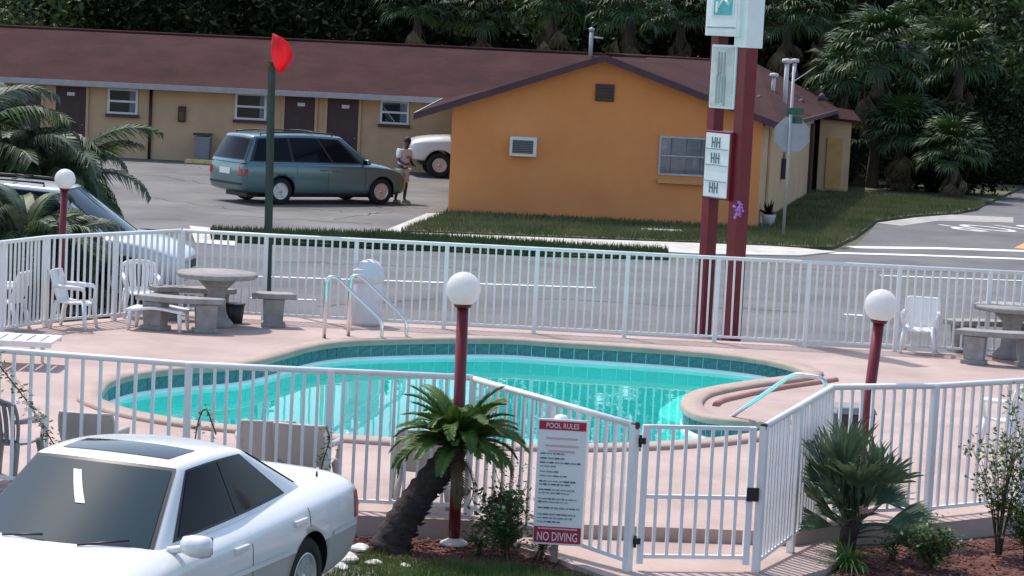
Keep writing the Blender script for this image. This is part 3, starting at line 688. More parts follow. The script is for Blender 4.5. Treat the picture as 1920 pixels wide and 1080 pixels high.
for k in range(60):
    a = random.uniform(0, 2*PI); e = random.uniform(0.2, 1.3); l = random.uniform(0.2, 0.45); d = Vector((math.cos(a)*math.cos(e), math.sin(a)*math.cos(e), math.sin(e))); s_ = d.cross(Vector((0, 0, 1))).normalized()*0.03
    q = Vector((0, 0, 0.25)); m.add([q-s_*.4, q+s_*.4, q+d*l*.6+s_, q+d*l, q+d*l*.6-s_], [(0, 1, 2, 3, 4)])
m.build('foliage', 'oak_leaf', pl, fix=False)
p = G(1240, 438, GZ); tag(MB().box((p.x, p.y, GZ+0.075), (0.95, 0.3, 0.05)).build('meter_cover', 'concrete_pale', bevel=0.01), 'pale concrete slab lying in the grass before the gable', 'slab')
# ================================================================== VEHICLES (x forward, y left, z up, origin on the ground)
def lerp(a, b, t): return tuple(a[i]+(b[i]-a[i])*t for i in range(3))
def make_car(name, label, S, cat='car'):
    root = empty(name, (0, 0, 0), 0, label, cat)
    P = S['paint']
    # ---- body shell lofted through stations, smoothed, wheel arches cut
    rows = []
    for (x, wd, zb, zs, zt) in S['stations']:
        zm = zb+(zs-zb)*0.52
        half = [(0, zb), (wd*0.80, zb), (wd*0.95, zb+0.05), (wd, zm), (wd*0.985, zs-0.05), (wd*0.945, zs), (wd*0.80, zt), (wd*0.4, zt+0.018), (0, zt+0.024)]
        rows.append([(x, y, z) for y, z in half]+[(x, -y, z) for y, z in reversed(half[1:-1])])
    n_ = len(rows[0]); m = MB()
    m.add([p for r in rows for p in r], [(i*n_+k, i*n_+(k+1) % n_, (i+1)*n_+(k+1) % n_, (i+1)*n_+k) for i in range(len(rows)-1) for k in range(n_)], True)
    m.f.append(tuple(range(n_))); m.sm.append(True); e = (len(rows)-1)*n_; m.f.append(tuple(e+k for k in reversed(range(n_)))); m.sm.append(True)
    o = mesh_obj('body', m.mesh('body'), None, P)
    md = o.modifiers.new('s', 'SUBSURF'); md.levels = 2; md.render_levels = 2
    c = MB()
    for x in S['axles']:
        c.lathe([(S['arch'], -1.2), (S['arch'], 1.2)], 36, (x, 0, S['wr']+0.005), True, 'y')
    cut = mesh_obj('cut', c.mesh('cut'))
    bo = o.modifiers.new('b', 'BOOLEAN'); bo.operation = 'DIFFERENCE'; bo.object = cut; bo.solver = 'EXACT'
    me = bake(o); bpy.data.objects.remove(cut)
    b = bmesh.new(); b.from_mesh(me)
    zc = S.get('clad')
    if zc:
        bmesh.ops.bisect_plane(b, geom=b.verts[:]+b.edges[:]+b.faces[:], plane_co=(0, 0, zc[0]), plane_no=(zc[1], 0, 1))
    for f in b.faces:
        cc = f.calc_center_median(); f.smooth = True; f.material_index = 0
        if zc and cc.z+cc.x*zc[1] < zc[0]: f.material_index = 1
        for x in S['axles']:
            if abs(math.hypot(cc.x-x, cc.z-S['wr']-0.005)-S['arch']) < 0.03 and abs(f.normal.y) < 0.3: f.material_index = 2; f.smooth = False
    idx = [f.material_index for f in b.faces]; b.to_mesh(me); b.free(); me.materials.clear()
    for q in (P, S.get('clad_mat', 'cladding'), 'trim_black'): me.materials.append(MATS[q])
    me.polygons.foreach_set('material_index', idx)
    body = mesh_obj('body', me, root)
    bv = BVHTree.FromPolygons([v.co.copy() for v in me.vertices], [tuple(p.vertices) for p in me.polygons])
    def hit(o_, d_):
        h = bv.ray_cast(Vector(o_), Vector(d_)); return (h[0], h[1]) if h[0] else (None, None)
    # ---- greenhouse
    g = S['gh']; FBx, FBb, FBw, FBz = g['fb']; FTx, FTb, FTw, FTz = g['ft']; RBx, RBb, RBw, RBz = g['rb']; RTx, RTb, RTw, RTz = g['rt']
    cr = g.get('crown', 0.03)
    def front(u, v): return lerp((FBx+FBb*(1-u*u), FBw*u, FBz), (FTx+FTb*(1-u*u), FTw*u, FTz+cr*(1-u*u)), v)
    def rear(u, v): return lerp((RBx-RBb*(1-u*u), RBw*u, RBz), (RTx-RTb*(1-u*u), RTw*u, RTz+cr*(1-u*u)), v)
    def side(s, t, v):
        bl = math.sin(PI*t)
        return lerp((FBx+(RBx-FBx)*t, s*(FBw+(RBw-FBw)*t+g['sb']*bl), FBz+(RBz-FBz)*t), (FTx+(RTx-FTx)*t, s*(FTw+(RTw-FTw)*t+g['sb']*0.5*bl), FTz+(RTz-FTz)*t+g['rb_z']*bl), v)
    def roof(u, t):
        a, b_ = front(u, 1), rear(u, 1); p = lerp(a, b_, t); bl = math.sin(PI*t)
        return (p[0], p[1]+math.copysign(g['sb']*0.5*bl, u)*abs(u), p[2]+g['rb_z']*bl)
    N = 12; m = MB(); U = [-1+2*k/N for k in range(N+1)]; T = [k/N for k in range(N+1)]; Vv = [k/6 for k in range(7)]
    m.grid([[front(u, v) for u in U] for v in Vv]); m.grid([[rear(u, v) for u in U] for v in Vv])
    for s in (-1, 1): m.grid([[side(s, t, v) for t in T] for v in Vv])
    m.grid([[roof(u, t) for u in U] for t in T])
    me = m.mesh('cabin', False); b = bmesh.new(); b.from_mesh(me); bmesh.ops.remove_doubles(b, verts=b.verts, dist=0.002)
    bmesh.ops.recalc_face_normals(b, faces=b.faces)
    ed = [e for e in b.edges if len(e.link_faces) == 2 and e.calc_face_angle(0) > 0.28]
    bmesh.ops.bevel(b, geom=ed, offset=g.get('bev', 0.035), segments=3, affect='EDGES', profile=0.5)
    # open the glazed areas so that the glass looks into the cabin
    for f in b.faces: f.smooth = True
    b.to_mesh(me); b.free()
    cabin = mesh_obj('cabin', me, root, P)
    def patch(fn, A, B_, off, name, material, parent, na=12, nb=8):
        R = [[Vector(fn(A[0]+(A[1]-A[0])*i/na, B_[0]+(B_[1]-B_[0])*j/nb)) for i in range(na+1)] for j in range(nb+1)]
        cen = Vector((0, 0, 0.7)); q = R[nb//2][na//2]
        nrm = (R[nb//2][na//2+1]-q).cross(R[nb//2+1][na//2]-q).normalized()
        if nrm.dot(q-cen) < 0: nrm = -nrm
        m = MB(); m.grid([[p+nrm*off for p in r] for r in R]); m.grid([[p+nrm*(off-0.012) for p in r] for r in R])
        return m.build(name, material, parent)
    patch(front, (-.965, .965), (.015, .965), 0.002, 'windshield_seal', 'trim_black', root)
    ws = patch(front, (-.925, .925), (.045, .925), 0.007, 'windshield', 'lens_shield' if 'lens_shield' in MATS else 'lens_dark', root)
    patch(rear, (-.985, .985), g['rv0'], 0.003, 'rear_window_seal', 'trim_black', root)
    patch(rear, (-.88, .88), (g['rv0'][0]+.04, g['rv0'][1]-.04), 0.007, 'rear_window', 'lens_dark', root)
    for s in (-1, 1):
        f1 = lambda t, v, s=s: side(s, t, v)
        t0, t1 = g['dlo']; vt = g.get('vt', .90)
        patch(f1, (t0, t1), (.06, vt+.03), 0.003, 'window_trim', 'trim_black', root)
        for (a, c_) in g['wins']: patch(f1, (a, c_), (.10, vt), 0.007, 'side_window', 'lens_dark', root)
    if 'sunroof' in g: patch(roof, g['sunroof'][0], g['sunroof'][1], 0.004, 'sunroof', 'lens_dark', root)
    if g.get('rack'):
        for s in (-1, 1):
            P_ = [Vector(roof(s*0.86, t))+Vector((0, 0, 0.05)) for t in [k/10 for k in range(1, 10)]]
            MB().tube([P_[0]-Vector((0, 0, 0.05))]+P_+[P_[-1]-Vector((0, 0, 0.05))], 0.018, 6).build('roof_rail', 'trim_black', root)
        for t in (0.3, 0.72):
            P_ = [Vector(roof(u, t))+Vector((0, 0, 0.06)) for u in (-.86, -.4, 0, .4, .86)]; MB().tube(P_, 0.016, 6).build('roof_bar', 'trim_black', root)
    # ---- panels lying on the body
    def surf(pts, d_, off, name, material, parent):
        rws = []
        for r in pts:
            q = []
            for p in r:
                h, nn = hit(p, d_)
                if h is None: return None
                q.append(h-Vector(d_)*off)
            rws.append(q)
        m = MB(); m.grid(rws); m.grid([[p+Vector(d_)*(off+0.01) for p in r] for r in rws]); return m.build(name, material, parent)
    for s in (-1, 1):
        d_ = (0, -s, 0)
        for x, z0_, z1_, in S['seams']:
            surf([[(x+dx, s*2, z0_+(z1_-z0_)*k/8) for k in range(9)] for dx in (-.005, .005)], d_, 0.0015, 'door_seam', 'trim_black', body)
        for x, z in S['handles']:
            h, nn = hit((x, s*2, z), d_)
            if h: MB().box((h.x, h.y+s*0.008, h.z), (0.20, 0.03, 0.045)).build('door_handle', S.get('handle_mat', P), body, bevel=0.008)
        for x0_, x1_, z, hh in S.get('mould', []):
            surf([[(x0_+(x1_-x0_)*k/14, s*2, z+dz) for k in range(15)] for dz in (-hh/2, hh/2)], d_, 0.012, 'side_moulding', S.get('mould_mat', 'cladding'), body)
        tl = S['tail']      # wraps round the rear corner: rear face and side
        surf([[(-4, s*(tl['y0']+(tl['y1']-tl['y0'])*k/5), z) for k in range(6)] for z in (tl['z0'], (tl['z0']+tl['z1'])/2, tl['z1'])], (1, 0, 0), 0.008, 'tail_light', 'tail_red', root)
        surf([[(tl['x0']+(tl['x1']-tl['x0'])*k/3, s*2, z) for k in range(4)] for z in (tl['z0'], (tl['z0']+tl['z1'])/2, tl['z1'])], d_, 0.008, 'tail_light', 'tail_red', root)
        hl = S['head']
        surf([[(4, s*(hl['y0']+(hl['y1']-hl['y0'])*k/5), z) for k in range(6)] for z in (hl['z0'], hl['z1'])], (-1, 0, 0), 0.006, 'headlight', 'lamp_clear', root)
        # mirror
        mx_, my_, mz_ = S['mirror']
        mm = MB(); prof = [(0.0, -.11), (.06, -.10), (.075, -.04), (.078, .04), (.065, .09), (.0, .105)]
        vs = []
        for r, yy in prof:
            for k in range(10):
                a = 2*PI*k/10; vs.append((mx_+0.75*r*math.cos(a)*(1.0 if math.cos(a) > 0 else 0.5)*1.5, s*(my_+0.09)+yy, mz_+r*math.sin(a)*1.0))
        mm.add(vs, [(i*10+k, i*10+(k+1) % 10, (i+1)*10+(k+1) % 10, (i+1)*10+k) for i in range(len(prof)-1) for k in range(10)], True)
        mm.tube([(mx_+0.02, s*(my_-0.12), mz_-0.05), (mx_, s*(my_+0.02), mz_-0.02)], 0.028, 6)
        mo = mm.build('door_mirror', P, root)
        MB().box((mx_-0.052, s*(my_+0.09), mz_), (0.012, 0.16, 0.11)).build('mirror_glass', 'lens_dark', mo)
    gr = S.get('grille')
    if gr: surf([[(4, -gr[0]+2*gr[0]*k/8, z) for k in range(9)] for z in (gr[1], gr[2])], (-1, 0, 0), 0.006, 'grille', 'trim_black', root)
    surf([[(-4, -0.26+0.52*k/4, z) for k in range(5)] for z in (S['plate'], S['plate']+.15)], (1, 0, 0), 0.01, 'number_plate', 'frame_white', root)
    for xx, zz, hb in S.get('bumper', []):
        sgn = 1 if xx > 0 else -1
        surf([[(4*sgn, -0.8+1.6*k/14, z) for k in range(15)] for z in (zz-hb/2, zz+hb/2)], (-sgn, 0, 0), 0.012, 'bumper_strip', S.get('bumper_mat', 'cladding'), root)
    # ---- wheels
    wr, ww = S['wr'], 0.2
    for x in S['axles']:
        for s in (-1, 1):
            wy = s*(S['track']); rim_r = wr*S.get('rimf', 0.66)
            wl = MB().lathe([(rim_r, -ww/2), (wr*0.93, -ww/2), (wr, -ww/2+0.03), (wr, ww/2-0.03), (wr*0.93, ww/2), (rim_r, ww/2), (rim_r*0.97, ww/2-0.05), (rim_r*.97, -ww/2+.05), (rim_r, -ww/2)], 32, (0, 0, 0), True, 'y', False)
            wo = wl.build('wheel', 'tyre', root); wo.location = (x, wy, wr)
            rm = MB(); rm.lathe([(0.0, s*0.05), (rim_r*0.98, s*0.045), (rim_r*0.98, s*0.095), (rim_r*0.90, s*0.098), (rim_r*.86, s*0.06)], 28, (0, 0, 0), True, 'y')
            rr_ = rm.build('rim', 'rim' if S.get('spokes', 0) == 0 else 'hub_dark', wo)
            m = MB(); k_ = S.get('spokes', 7)
            for k in range(k_):
                a = 2*PI*k/k_; c, s2 = math.cos(a), math.sin(a); t = Vector((-s2, 0, c)); d = Vector((c, 0, s2)); yo = Vector((0, s*0.085, 0)); yi = Vector((0, s*0.055, 0))
                w0, w1 = rim_r*0.13, rim_r*0.085*(7/k_)**0.5
                q = [d*rim_r*.12-t*w0, d*rim_r*.12+t*w0, d*rim_r*.93+t*w1, d*rim_r*.93-t*w1]
                m.add([p+yo for p in q]+[p+yi for p in q], [(0, 1, 2, 3), (4, 7, 6, 5), (0, 4, 5, 1), (1, 5, 6, 2), (2, 6, 7, 3), (3, 7, 4, 0)])
            m.lathe([(0, s*.095), (rim_r*.22, s*.09), (rim_r*.24, s*.06)], 14, (0, 0, 0), True, 'y')
            m.lathe([(rim_r*.99, s*.06), (rim_r*.99, s*.099), (rim_r*.88, s*.099), (rim_r*.86, s*.07)], 28, (0, 0, 0), True, 'y')
            m.build('spokes', 'rim', wo)
    MB().box((0, 0, S['stations'][5][2]+0.02), (S['len']*0.86, S['track']*1.3, 0.12)).build('underbody', 'trim_black', root)
    return root, dict(front=front, patch=patch, roof=roof)
SEDAN = dict(paint='paint_car_white', len=4.77, axles=(1.38, -1.30), arch=0.36, wr=0.318, track=0.755, rimf=0.64, spokes=9,
  stations=[(2.37, .50, .42, .50, .53), (2.33, .70, .30, .60, .63), (2.15, .82, .22, .665, .72), (1.7, .875, .20, .73, .80), (1.25, .90, .19, .78, .86), (0.85, .905, .18, .82, .91), (0.2, .91, .18, .84, .92), (-.6, .91, .18, .855, .935), (-1.2, .905, .19, .87, .95), (-1.7, .895, .21, .885, .965), (-2.1, .87, .24, .89, .965), (-2.28, .845, .27, .88, .955), (-2.36, .80, .30, .82, .90), (-2.39, .62, .40, .68, .73)],
  clad=(0.575, 0.0),
  gh=dict(fb=(.74, .26, .72, .875), ft=(.14, .10, .55, 1.345), rb=(-1.60, .14, .67, .94), rt=(-.80, .07, .545, 1.325), sb=.05, rb_z=.022, crown=.03, rv0=(.10, .92), dlo=(.075, .86), wins=((.10, .455), (.475, .845)), sunroof=((-.74, .74), (.13, .50)), bev=.04),
  mould=[(-.90, .98, .60, .035), (-2.2, -1.70, .60, .035)], mould_mat='paint_car_white', seams=[(.72, .24, .80), (-.32, .22, .84), (-1.28, .72, .86)], handles=[(-.14, .765), (-1.10, .785)], tail=dict(y0=.42, y1=.78, z0=.64, z1=.84, x0=-2.26, x1=-2.16), head=dict(y0=.35, y1=.72, z0=.50, z1=.60), mirror=(.62, .86, .93), grille=(.28, .48, .58), plate=.60, bumper=[(-2.3, .50, .06)])
VAN = dict(paint='paint_car_teal', len=5.05, axles=(1.55, -1.42), arch=0.385, wr=0.335, track=0.80, rimf=0.64, spokes=6,
  stations=[(2.46, .52, .40, .56, .60), (2.42, .74, .30, .68, .72), (2.2, .88, .24, .80, .84), (1.85, .93, .22, .90, .96), (1.45, .955, .21, .955, 1.03), (1.0, .965, .20, .98, 1.05), (0.2, .97, .20, 1.0, 1.05), (-.8, .97, .20, 1.01, 1.06), (-1.7, .965, .22, 1.02, 1.07), (-2.2, .94, .26, 1.02, 1.07), (-2.40, .90, .30, 1.0, 1.06), (-2.48, .86, .34, .95, 1.02), (-2.52, .70, .42, .74, .80)],
  clad=(0.30, 0.0), clad_mat='cladding_dark',
  gh=dict(fb=(1.28, .30, .83, .99), ft=(.42, .12, .68, 1.68), rb=(-2.44, .06, .84, 1.02), rt=(-2.12, .08, .68, 1.68), sb=.04, rb_z=.05, crown=.03, rv0=(.10, .90), dlo=(.07, .965), wins=((.10, .30), (.32, .62), (.64, .94)), bev=.05, rack=True, vt=.88),
  seams=[(1.02, .26, .97), (-.08, .24, 1.0), (-1.0, .75, 1.0)], handles=[(.12, .86), (-.22, .87)], tail=dict(y0=.66, y1=.82, z0=.70, z1=1.0, x0=-2.45, x1=-2.36), head=dict(y0=.42, y1=.78, z0=.58, z1=.72), mirror=(.98, .95, 1.08), grille=(.34, .52, .64), plate=.72, bumper=[(-2.4, .50, .05)], bumper_mat='trim_black')
PICK = dict(paint='paint_car_white', len=5.4, axles=(1.75, -1.75), arch=0.47, wr=0.39, track=0.80, rimf=0.58, spokes=8,
  stations=[(2.68, .70, .62, .95, 1.02), (2.64, .86, .55, 1.04, 1.10), (2.4, .93, .50, 1.10, 1.20), (1.9, .95, .46, 1.14, 1.27), (1.3, .955, .44, 1.16, 1.30), (0.9, .955, .42, 1.17, 1.28), (0.2, .955, .42, 1.17, 1.24), (-.6, .955, .42, 1.17, 1.24), (-1.2, .95, .46, 1.19, 1.26), (-2.0, .95, .5, 1.20, 1.27), (-2.5, .94, .52, 1.20, 1.27), (-2.64, .92, .54, 1.18, 1.26), (-2.68, .86, .60, 1.1, 1.2)],
  gh=dict(fb=(1.02, .18, .80, 1.20), ft=(.45, .08, .66, 1.80), rb=(-.75, .02, .80, 1.20), rt=(-.62, .03, .66, 1.80), sb=.02, rb_z=.02, crown=.03, rv0=(.15, .88), dlo=(.08, .92), wins=((.12, .52), (.56, .88)), bev=.04, vt=.86),
  seams=[(.78, .5, 1.12), (-.52, .5, 1.14), (-.82, .5, 1.14)], handles=[(-.35, 1.0)], tail=dict(y0=.80, y1=.90, z0=.85, z1=1.12, x0=-2.6, x1=-2.5), head=dict(y0=.50, y1=.80, z0=.80, z1=.98), mirror=(.85, .96, 1.3), grille=(.45, .72, .98), plate=.66, bumper=[(2.66, .66, .14), (-2.66, .66, .14)], bumper_mat='chrome')
def glossy_lens(name, col, rough):
    m = mat(name, col, rough, 0, spec=0.3); return m
glossy_lens('lens_shield', (0.028, 0.050, 0.062), 0.06)
car, kit = make_car('parked_sedan', 'white sedan with sunroof and grey lower trim parked nearest', SEDAN)
CTH = -1.915
car.location = (-2.65, 16.32, GZ); car.rotation_euler = (0, 0, CTH)
# paper tag hanging behind the windshield, wiper blade, boot lid badge, aerial
tg = kit['patch'](lambda u, v: kit['front'](u-.85*(v-.62), v), (-.055, .055), (.48, .82), 0.012, 'hanging_tag', 'tag_paper', car, 4, 4)
for s, a in ((-.45, .3), (.35, .75)):
    p0, p1 = Vector(kit['front'](s, .03)), Vector(kit['front'](s+.42, .10)); MB().tube([p0+Vector((.02, 0, .03)), p1+Vector((.02, 0, .03))], 0.008, 5).build('wiper', 'trim_black', car)
MB().tube([(-1.95, .62, .94), (-1.95, .62, 1.0)], [.012, .006], 6).build('aerial', 'trim_black', car)
# dark rubber strips down the sides of the rear window
van, _ = make_car('minivan', 'grey green minivan parked in front of the motel doors', VAN, 'van')
vr, vf = Vector((-5.89, 59.43, 0)), Vector((-3.45, 61.22, 0)); ah = math.atan2(vf.y-vr.y, vf.x-vr.x)
mid = (vr+vf)/2; ctr = mid+Vector((-math.sin(ah), math.cos(ah), 0))*0.86 - Vector((math.cos(ah), math.sin(ah), 0))*0.065
van.location = (ctr.x, ctr.y, GZ+0.004); van.rotation_euler = (0, 0, ah)
VS = dict(VAN); VS['paint'] = 'paint_car_silver'
v2, _ = make_car('minivan', 'pale silver minivan standing behind the left corner of the fence', VS, 'van')
q = D(366, 470, 37.6); v2.location = (q.x-2.5, 37.9, GZ+0.004); v2.rotation_euler = (0, 0, math.radians(-4))
tk, _ = make_car('pickup_truck', 'white pickup truck with its nose showing beyond the ochre wall', PICK, 'truck')
q = G(815, 333, GZ); tk.location = (q.x+1.75, q.y+0.95, GZ+0.004); tk.rotation_euler = (0, 0, PI+math.radians(8))
# ================================================================== LAMPS
def lamp(label, base, top, r=0.148, zb=None, pr=0.05):
    base, top = Vector(base), Vector(top)
    o = empty('globe_lamp', base, 0, label, 'lamp post', 'red lamp posts with white globes')
    d = (top-base); a = d.normalized()
    MB().tube([(0, 0, 0), tuple(d-a*(r*0.9))], pr, 12).build('post', 'red_metal', o)
    MB().tube([tuple(d-a*(r*1.06)), tuple(d-a*(r*0.86))], [pr*1.35, pr*1.6], 14).build('collar', 'red_metal', o)
    MB().lathe([(0.0, -r)]+[(r*math.cos(t), r*math.sin(t)) for t in [-PI/2+PI*k/16 for k in range(1, 16)]]+[(0.0, r)], 28, tuple(d)).build('globe', 'globe', o)
    MB().lathe([(pr*2.4, 0.0), (pr*2.4, 0.02), (pr*1.3, 0.05), (pr, 0.06)], 14).build('foot', 'stone_white', o)
    return o
b = G(851, 1021, GZ); t = D(869, 542, b.y+0.05); lamp('red lamp post with white globe behind the leaning sago palm', b, t)
b = G(1598, 985, GZ); b.z = GZ; t = D(1652, 573, b.y); lamp('tilted red lamp post with white globe rising from the spiky plant', b, t, 0.152, pr=0.052)
b = Vector((-6.52, 34.6, GZ)); t = D(122, 336, 34.6); b.x = t.x-0.04; lamp('distant red lamp post with white globe by the silver minivan', b, t, 0.150)
# ================================================================== FLAG POLE AND FLAG
b = Vector((0, 35.6, GZ)); t = D(510, 116, 35.6); q = D(504, 520, 35.6); b.x = q.x-0.01
fp = empty('flag_pole', b, 0, 'dark green square post carrying a red flag behind the fence', 'post')
d = t-b; MB().tube([(0, 0, 0), tuple(d*0.5), tuple(d)], [0.062, 0.06, 0.055], 4, smooth=False).build('post', 'green_metal', fp)
MB().box(tuple(d-Vector((0.045, 0, 0.03))), (0.06, 0.05, 0.09)).build('bracket', 'vent_box', fp)
# flag: cloth blown to a rounded sail
fl = D(509, 62, 35.5); fb = D(512, 134, 35.5); fr2 = D(550, 100, 35.5)
rows = []
px = [((511, 62), (511, 62), (511, 62)), ((509, 78), (520, 74), (531, 70)), ((508, 95), (526, 92), (544, 86)), ((509, 110), (530, 110), (551, 102)), ((514, 122), (530, 121), (547, 116)), ((518, 130), (526, 132), (536, 130)), ((522, 136), (525, 136), (528, 135))]
for i, r in enumerate(px):
    row = []
    for j in range(9):
        t_ = j/8; a_ = Vector((r[0][0], r[0][1], 0)); m_ = Vector((r[1][0], r[1][1], 0)); c_ = Vector((r[2][0], r[2][1], 0))
        p = a_*(1-t_)*(1-2*t_)+m_*4*t_*(1-t_)+c_*t_*(2*t_-1)
        row.append(D(p.x, p.y, 35.45-0.09*math.sin(t_*PI*1.5+i*0.5)))
    rows.append(row)
o = MB().grid(rows).build('flag', 'flag_red', None); tag(o, 'bright red flag blown out at the top of the green post', 'flag')
o.modifiers.new('s', 'SUBSURF').levels = 1; sm = o.modifiers.new('t', 'SOLIDIFY'); sm.thickness = 0.004
# ================================================================== MOTEL SIGN
SYD = 35.95; C0 = D(1348, 560, SYD); ax = Vector((0.52, -0.854, 0)); nf = Vector((-0.854, -0.52, 0))
sg = empty('roadside_sign', (C0.x, SYD, GZ), 0, 'tall roadside sign on two dark red posts with white boards', 'sign')
sra = math.atan2(ax.y, ax.x)
def zpx(v, u=1360): return D(u, v, SYD).z-GZ
lean = 0.045*0
for k, (s, wdt) in enumerate(((-0.36, 0.19), (0.36, 0.22))):
    c = ax*s; MB().box((c.x, c.y, 3.2), (wdt, 0.18+0.03*k, 6.4), sra).build('post', 'red_metal', sg, bevel=0.008)
def cab(v0, v1, wl, th, frame, face, name, inset=0.03, cx=0.0):
    z0_, z1_ = zpx(v1), zpx(v0); h = z1_-z0_; cz = (z0_+z1_)/2; c = ax*cx
    b_ = MB().box((c.x, c.y, cz), (wl, th, h), sra).build(name, frame, sg, bevel=0.012)
    for sgn in (1, -1):
        p = c+nf*sgn*(th/2+0.004); MB().box((p.x, p.y, cz), (wl-2*inset, 0.012, h-2*inset), sra).build('sign_face', face, b_)
    return b_, cz, h
rb_, rz, rh = cab(246, 374, 0.66, 0.34, 'red_metal', 'sign_white', 'rate_board', 0.035, -0.02)
pb_, pz_, ph = cab(84, 204, 0.62, 0.26, 'sign_white', 'sign_old', 'price_board', 0.035, -0.06)
tb_, tz, th_ = cab(-110, 68, 0.84, 0.42, 'sign_white', 'sign_white', 'logo_board', 0.05, -0.04)
# near post cover
c = ax*0.36; MB().box((c.x, c.y, (zpx(88)+6.5)/2), (0.30, 0.31, 6.5-zpx(88)), sra).build('post_cover', 'sign_white', sg, bevel=0.012)
def face_pt(s, z, th, cx=0.0, out=0.014): p = ax*(s+cx)+nf*(th/2+out); return (p.x, p.y, z)
def face_box(parent, s, z, wd, hh, th, material, name, cx=0.0, out=0.014, dpt=0.006):
    MB().box(face_pt(s, z, th, cx, out), (wd, dpt, hh), sra).build(name, material, parent)
# changeable letter rows on the rate board: dark character blocks on rails
for k, (fz, chars) in enumerate(((0.36, 1), (0.11, 1), (-0.36, 1))):
    z = rz+fz*rh*0.92
    for s in (-0.075, 0.045):
        for ds in (-0.035, 0.035): face_box(rb_, s+ds-0.02, z, 0.020, rh*0.155, 0.34, 'sign_ink', 'letter_stroke', -0.02)
        face_box(rb_, s-0.02, z, 0.07, 0.02, 0.34, 'sign_ink', 'letter_stroke', -0.02, 0.015)
for k in range(4):
    z = rz+rh*(0.235-0.235*k); face_box(rb_, 0, z, 0.56, 0.014, 0.34, 'sign_grey', 'letter_rail', -0.02)
# faint tall lettering left on the old price board
for s, zz, hh in ((-0.10, .2, .38), (-0.03, .22, .32), (.05, .2, .36), (-0.12, -.2, .45), (-0.05, -.17, .5), (.02, -.2, .42), (.08, -.22, .48)):
    face_box(pb_, s, pz_+zz*ph, 0.035, hh*ph, 0.26, 'sign_grey' if zz < 0 else 'fascia_pale', 'faded_letter', -0.06)
# teal square picture panel on the logo board
zt0, zt1 = zpx(30), zpx(-60); cz = (zt0+zt1)/2
face_box(tb_, 0.03, cz, 0.56, zt1-zt0+0.06, 0.42, 'frame_white', 'picture_frame', -0.04)
face_box(tb_, 0.03, cz, 0.46, zt1-zt0-0.02, 0.42, 'sign_teal', 'picture_panel', -0.04, 0.020)
face_box(tb_, -0.12, zt0+0.13, 0.05, 0.16, 0.42, 'sign_white', 'picture_mark', -0.04, 0.026)
p = face_pt(0.06, zt0+0.22, 0.42, -0.04, 0.026); MB().tube([(p[0]-ax.x*.14, p[1]-ax.y*.14, p[2]-0.1), (p[0], p[1], p[2]+0.03), (p[0]+ax.x*.14, p[1]+ax.y*.14, p[2]-0.06)], 0.022, 6).build('picture_mark', 'sign_white', tb_)
face_box(tb_, 0.0, zpx(52), 0.72, 0.02, 0.42, 'sign_grey', 'trim_line', -0.04)
# bunch of violet blossoms tied to the near post
p = D(1384, 392, SYD-0.5)
m = MB()
for k in range(26):
    q = Vector((p.x+random.gauss(0, .028), p.y+random.uniform(-.03, .05), p.z+random.gauss(0, .07))); r = random.uniform(.018, .032)
    m.lathe([(0, -r), (r, 0), (0, r)], 6, tuple(q))
tag(m.build('flower_bunch', 'petal_violet'), 'small violet flower bunch tied on the red sign post', 'flowers')
# ================================================================== STOP SIGN seen from behind
b = G(1468, 446, GZ+.05); t = D(1490, 108, b.y)
ss = empty('stop_sign', (b.x, b.y, GZ+0.04), 0, 'grey back of a stop sign on a leaning post by the side street', 'road sign')
dz = t.z-b.z; dx = t.x-b.x
MB().tube([(0, 0, 0), (dx, 0, dz-0.2)], 0.036, 8).build('post', 'galv', ss)
sc = D(1485, 256, b.y); cx_, cz_ = sc.x-b.x, sc.z-GZ
rr = 0.44; poly = [(cx_+rr*math.cos(PI/8+PI/4*k), cz_+rr*math.sin(PI/8+PI/4*k)) for k in range(8)]
m = MB(); m.add([(x, 0.050, z) for x, z in poly]+[(x, 0.054, z) for x, z in poly], [tuple(range(8)), tuple(reversed(range(8, 16)))]+[(i, (i+1) % 8, (i+1) % 8+8, i+8) for i in range(8)]); m.build('sign_plate', 'sign_back', ss)
m = MB(); m.add([(x, 0.057, z) for x, z in poly], [tuple(reversed(range(8)))]); m.build('sign_face', 'sign_red', ss, fix=False)
for k, (u, v, rot) in enumerate(((1490, 212, 0.5), (1490, 228, -0.9))):
    q = D(u, v, b.y); MB().box((q.x-b.x, 0.0, q.z-GZ), (0.5, 0.012, 0.16), rot).build('street_name_plate', 'street_green', ss)
# ================================================================== OVERHEAD WIRE
a, b = D(1425, 190, 77), D(1640, 30, 92)
tag(MB().tube([tuple(a.lerp(b, k/10)-Vector((0, 0, 0.25*math.sin(PI*k/10)))) for k in range(11)], 0.022, 5).build('service_wire', 'galv'), 'thin grey wire rising from the motel roof into the trees', 'wire')
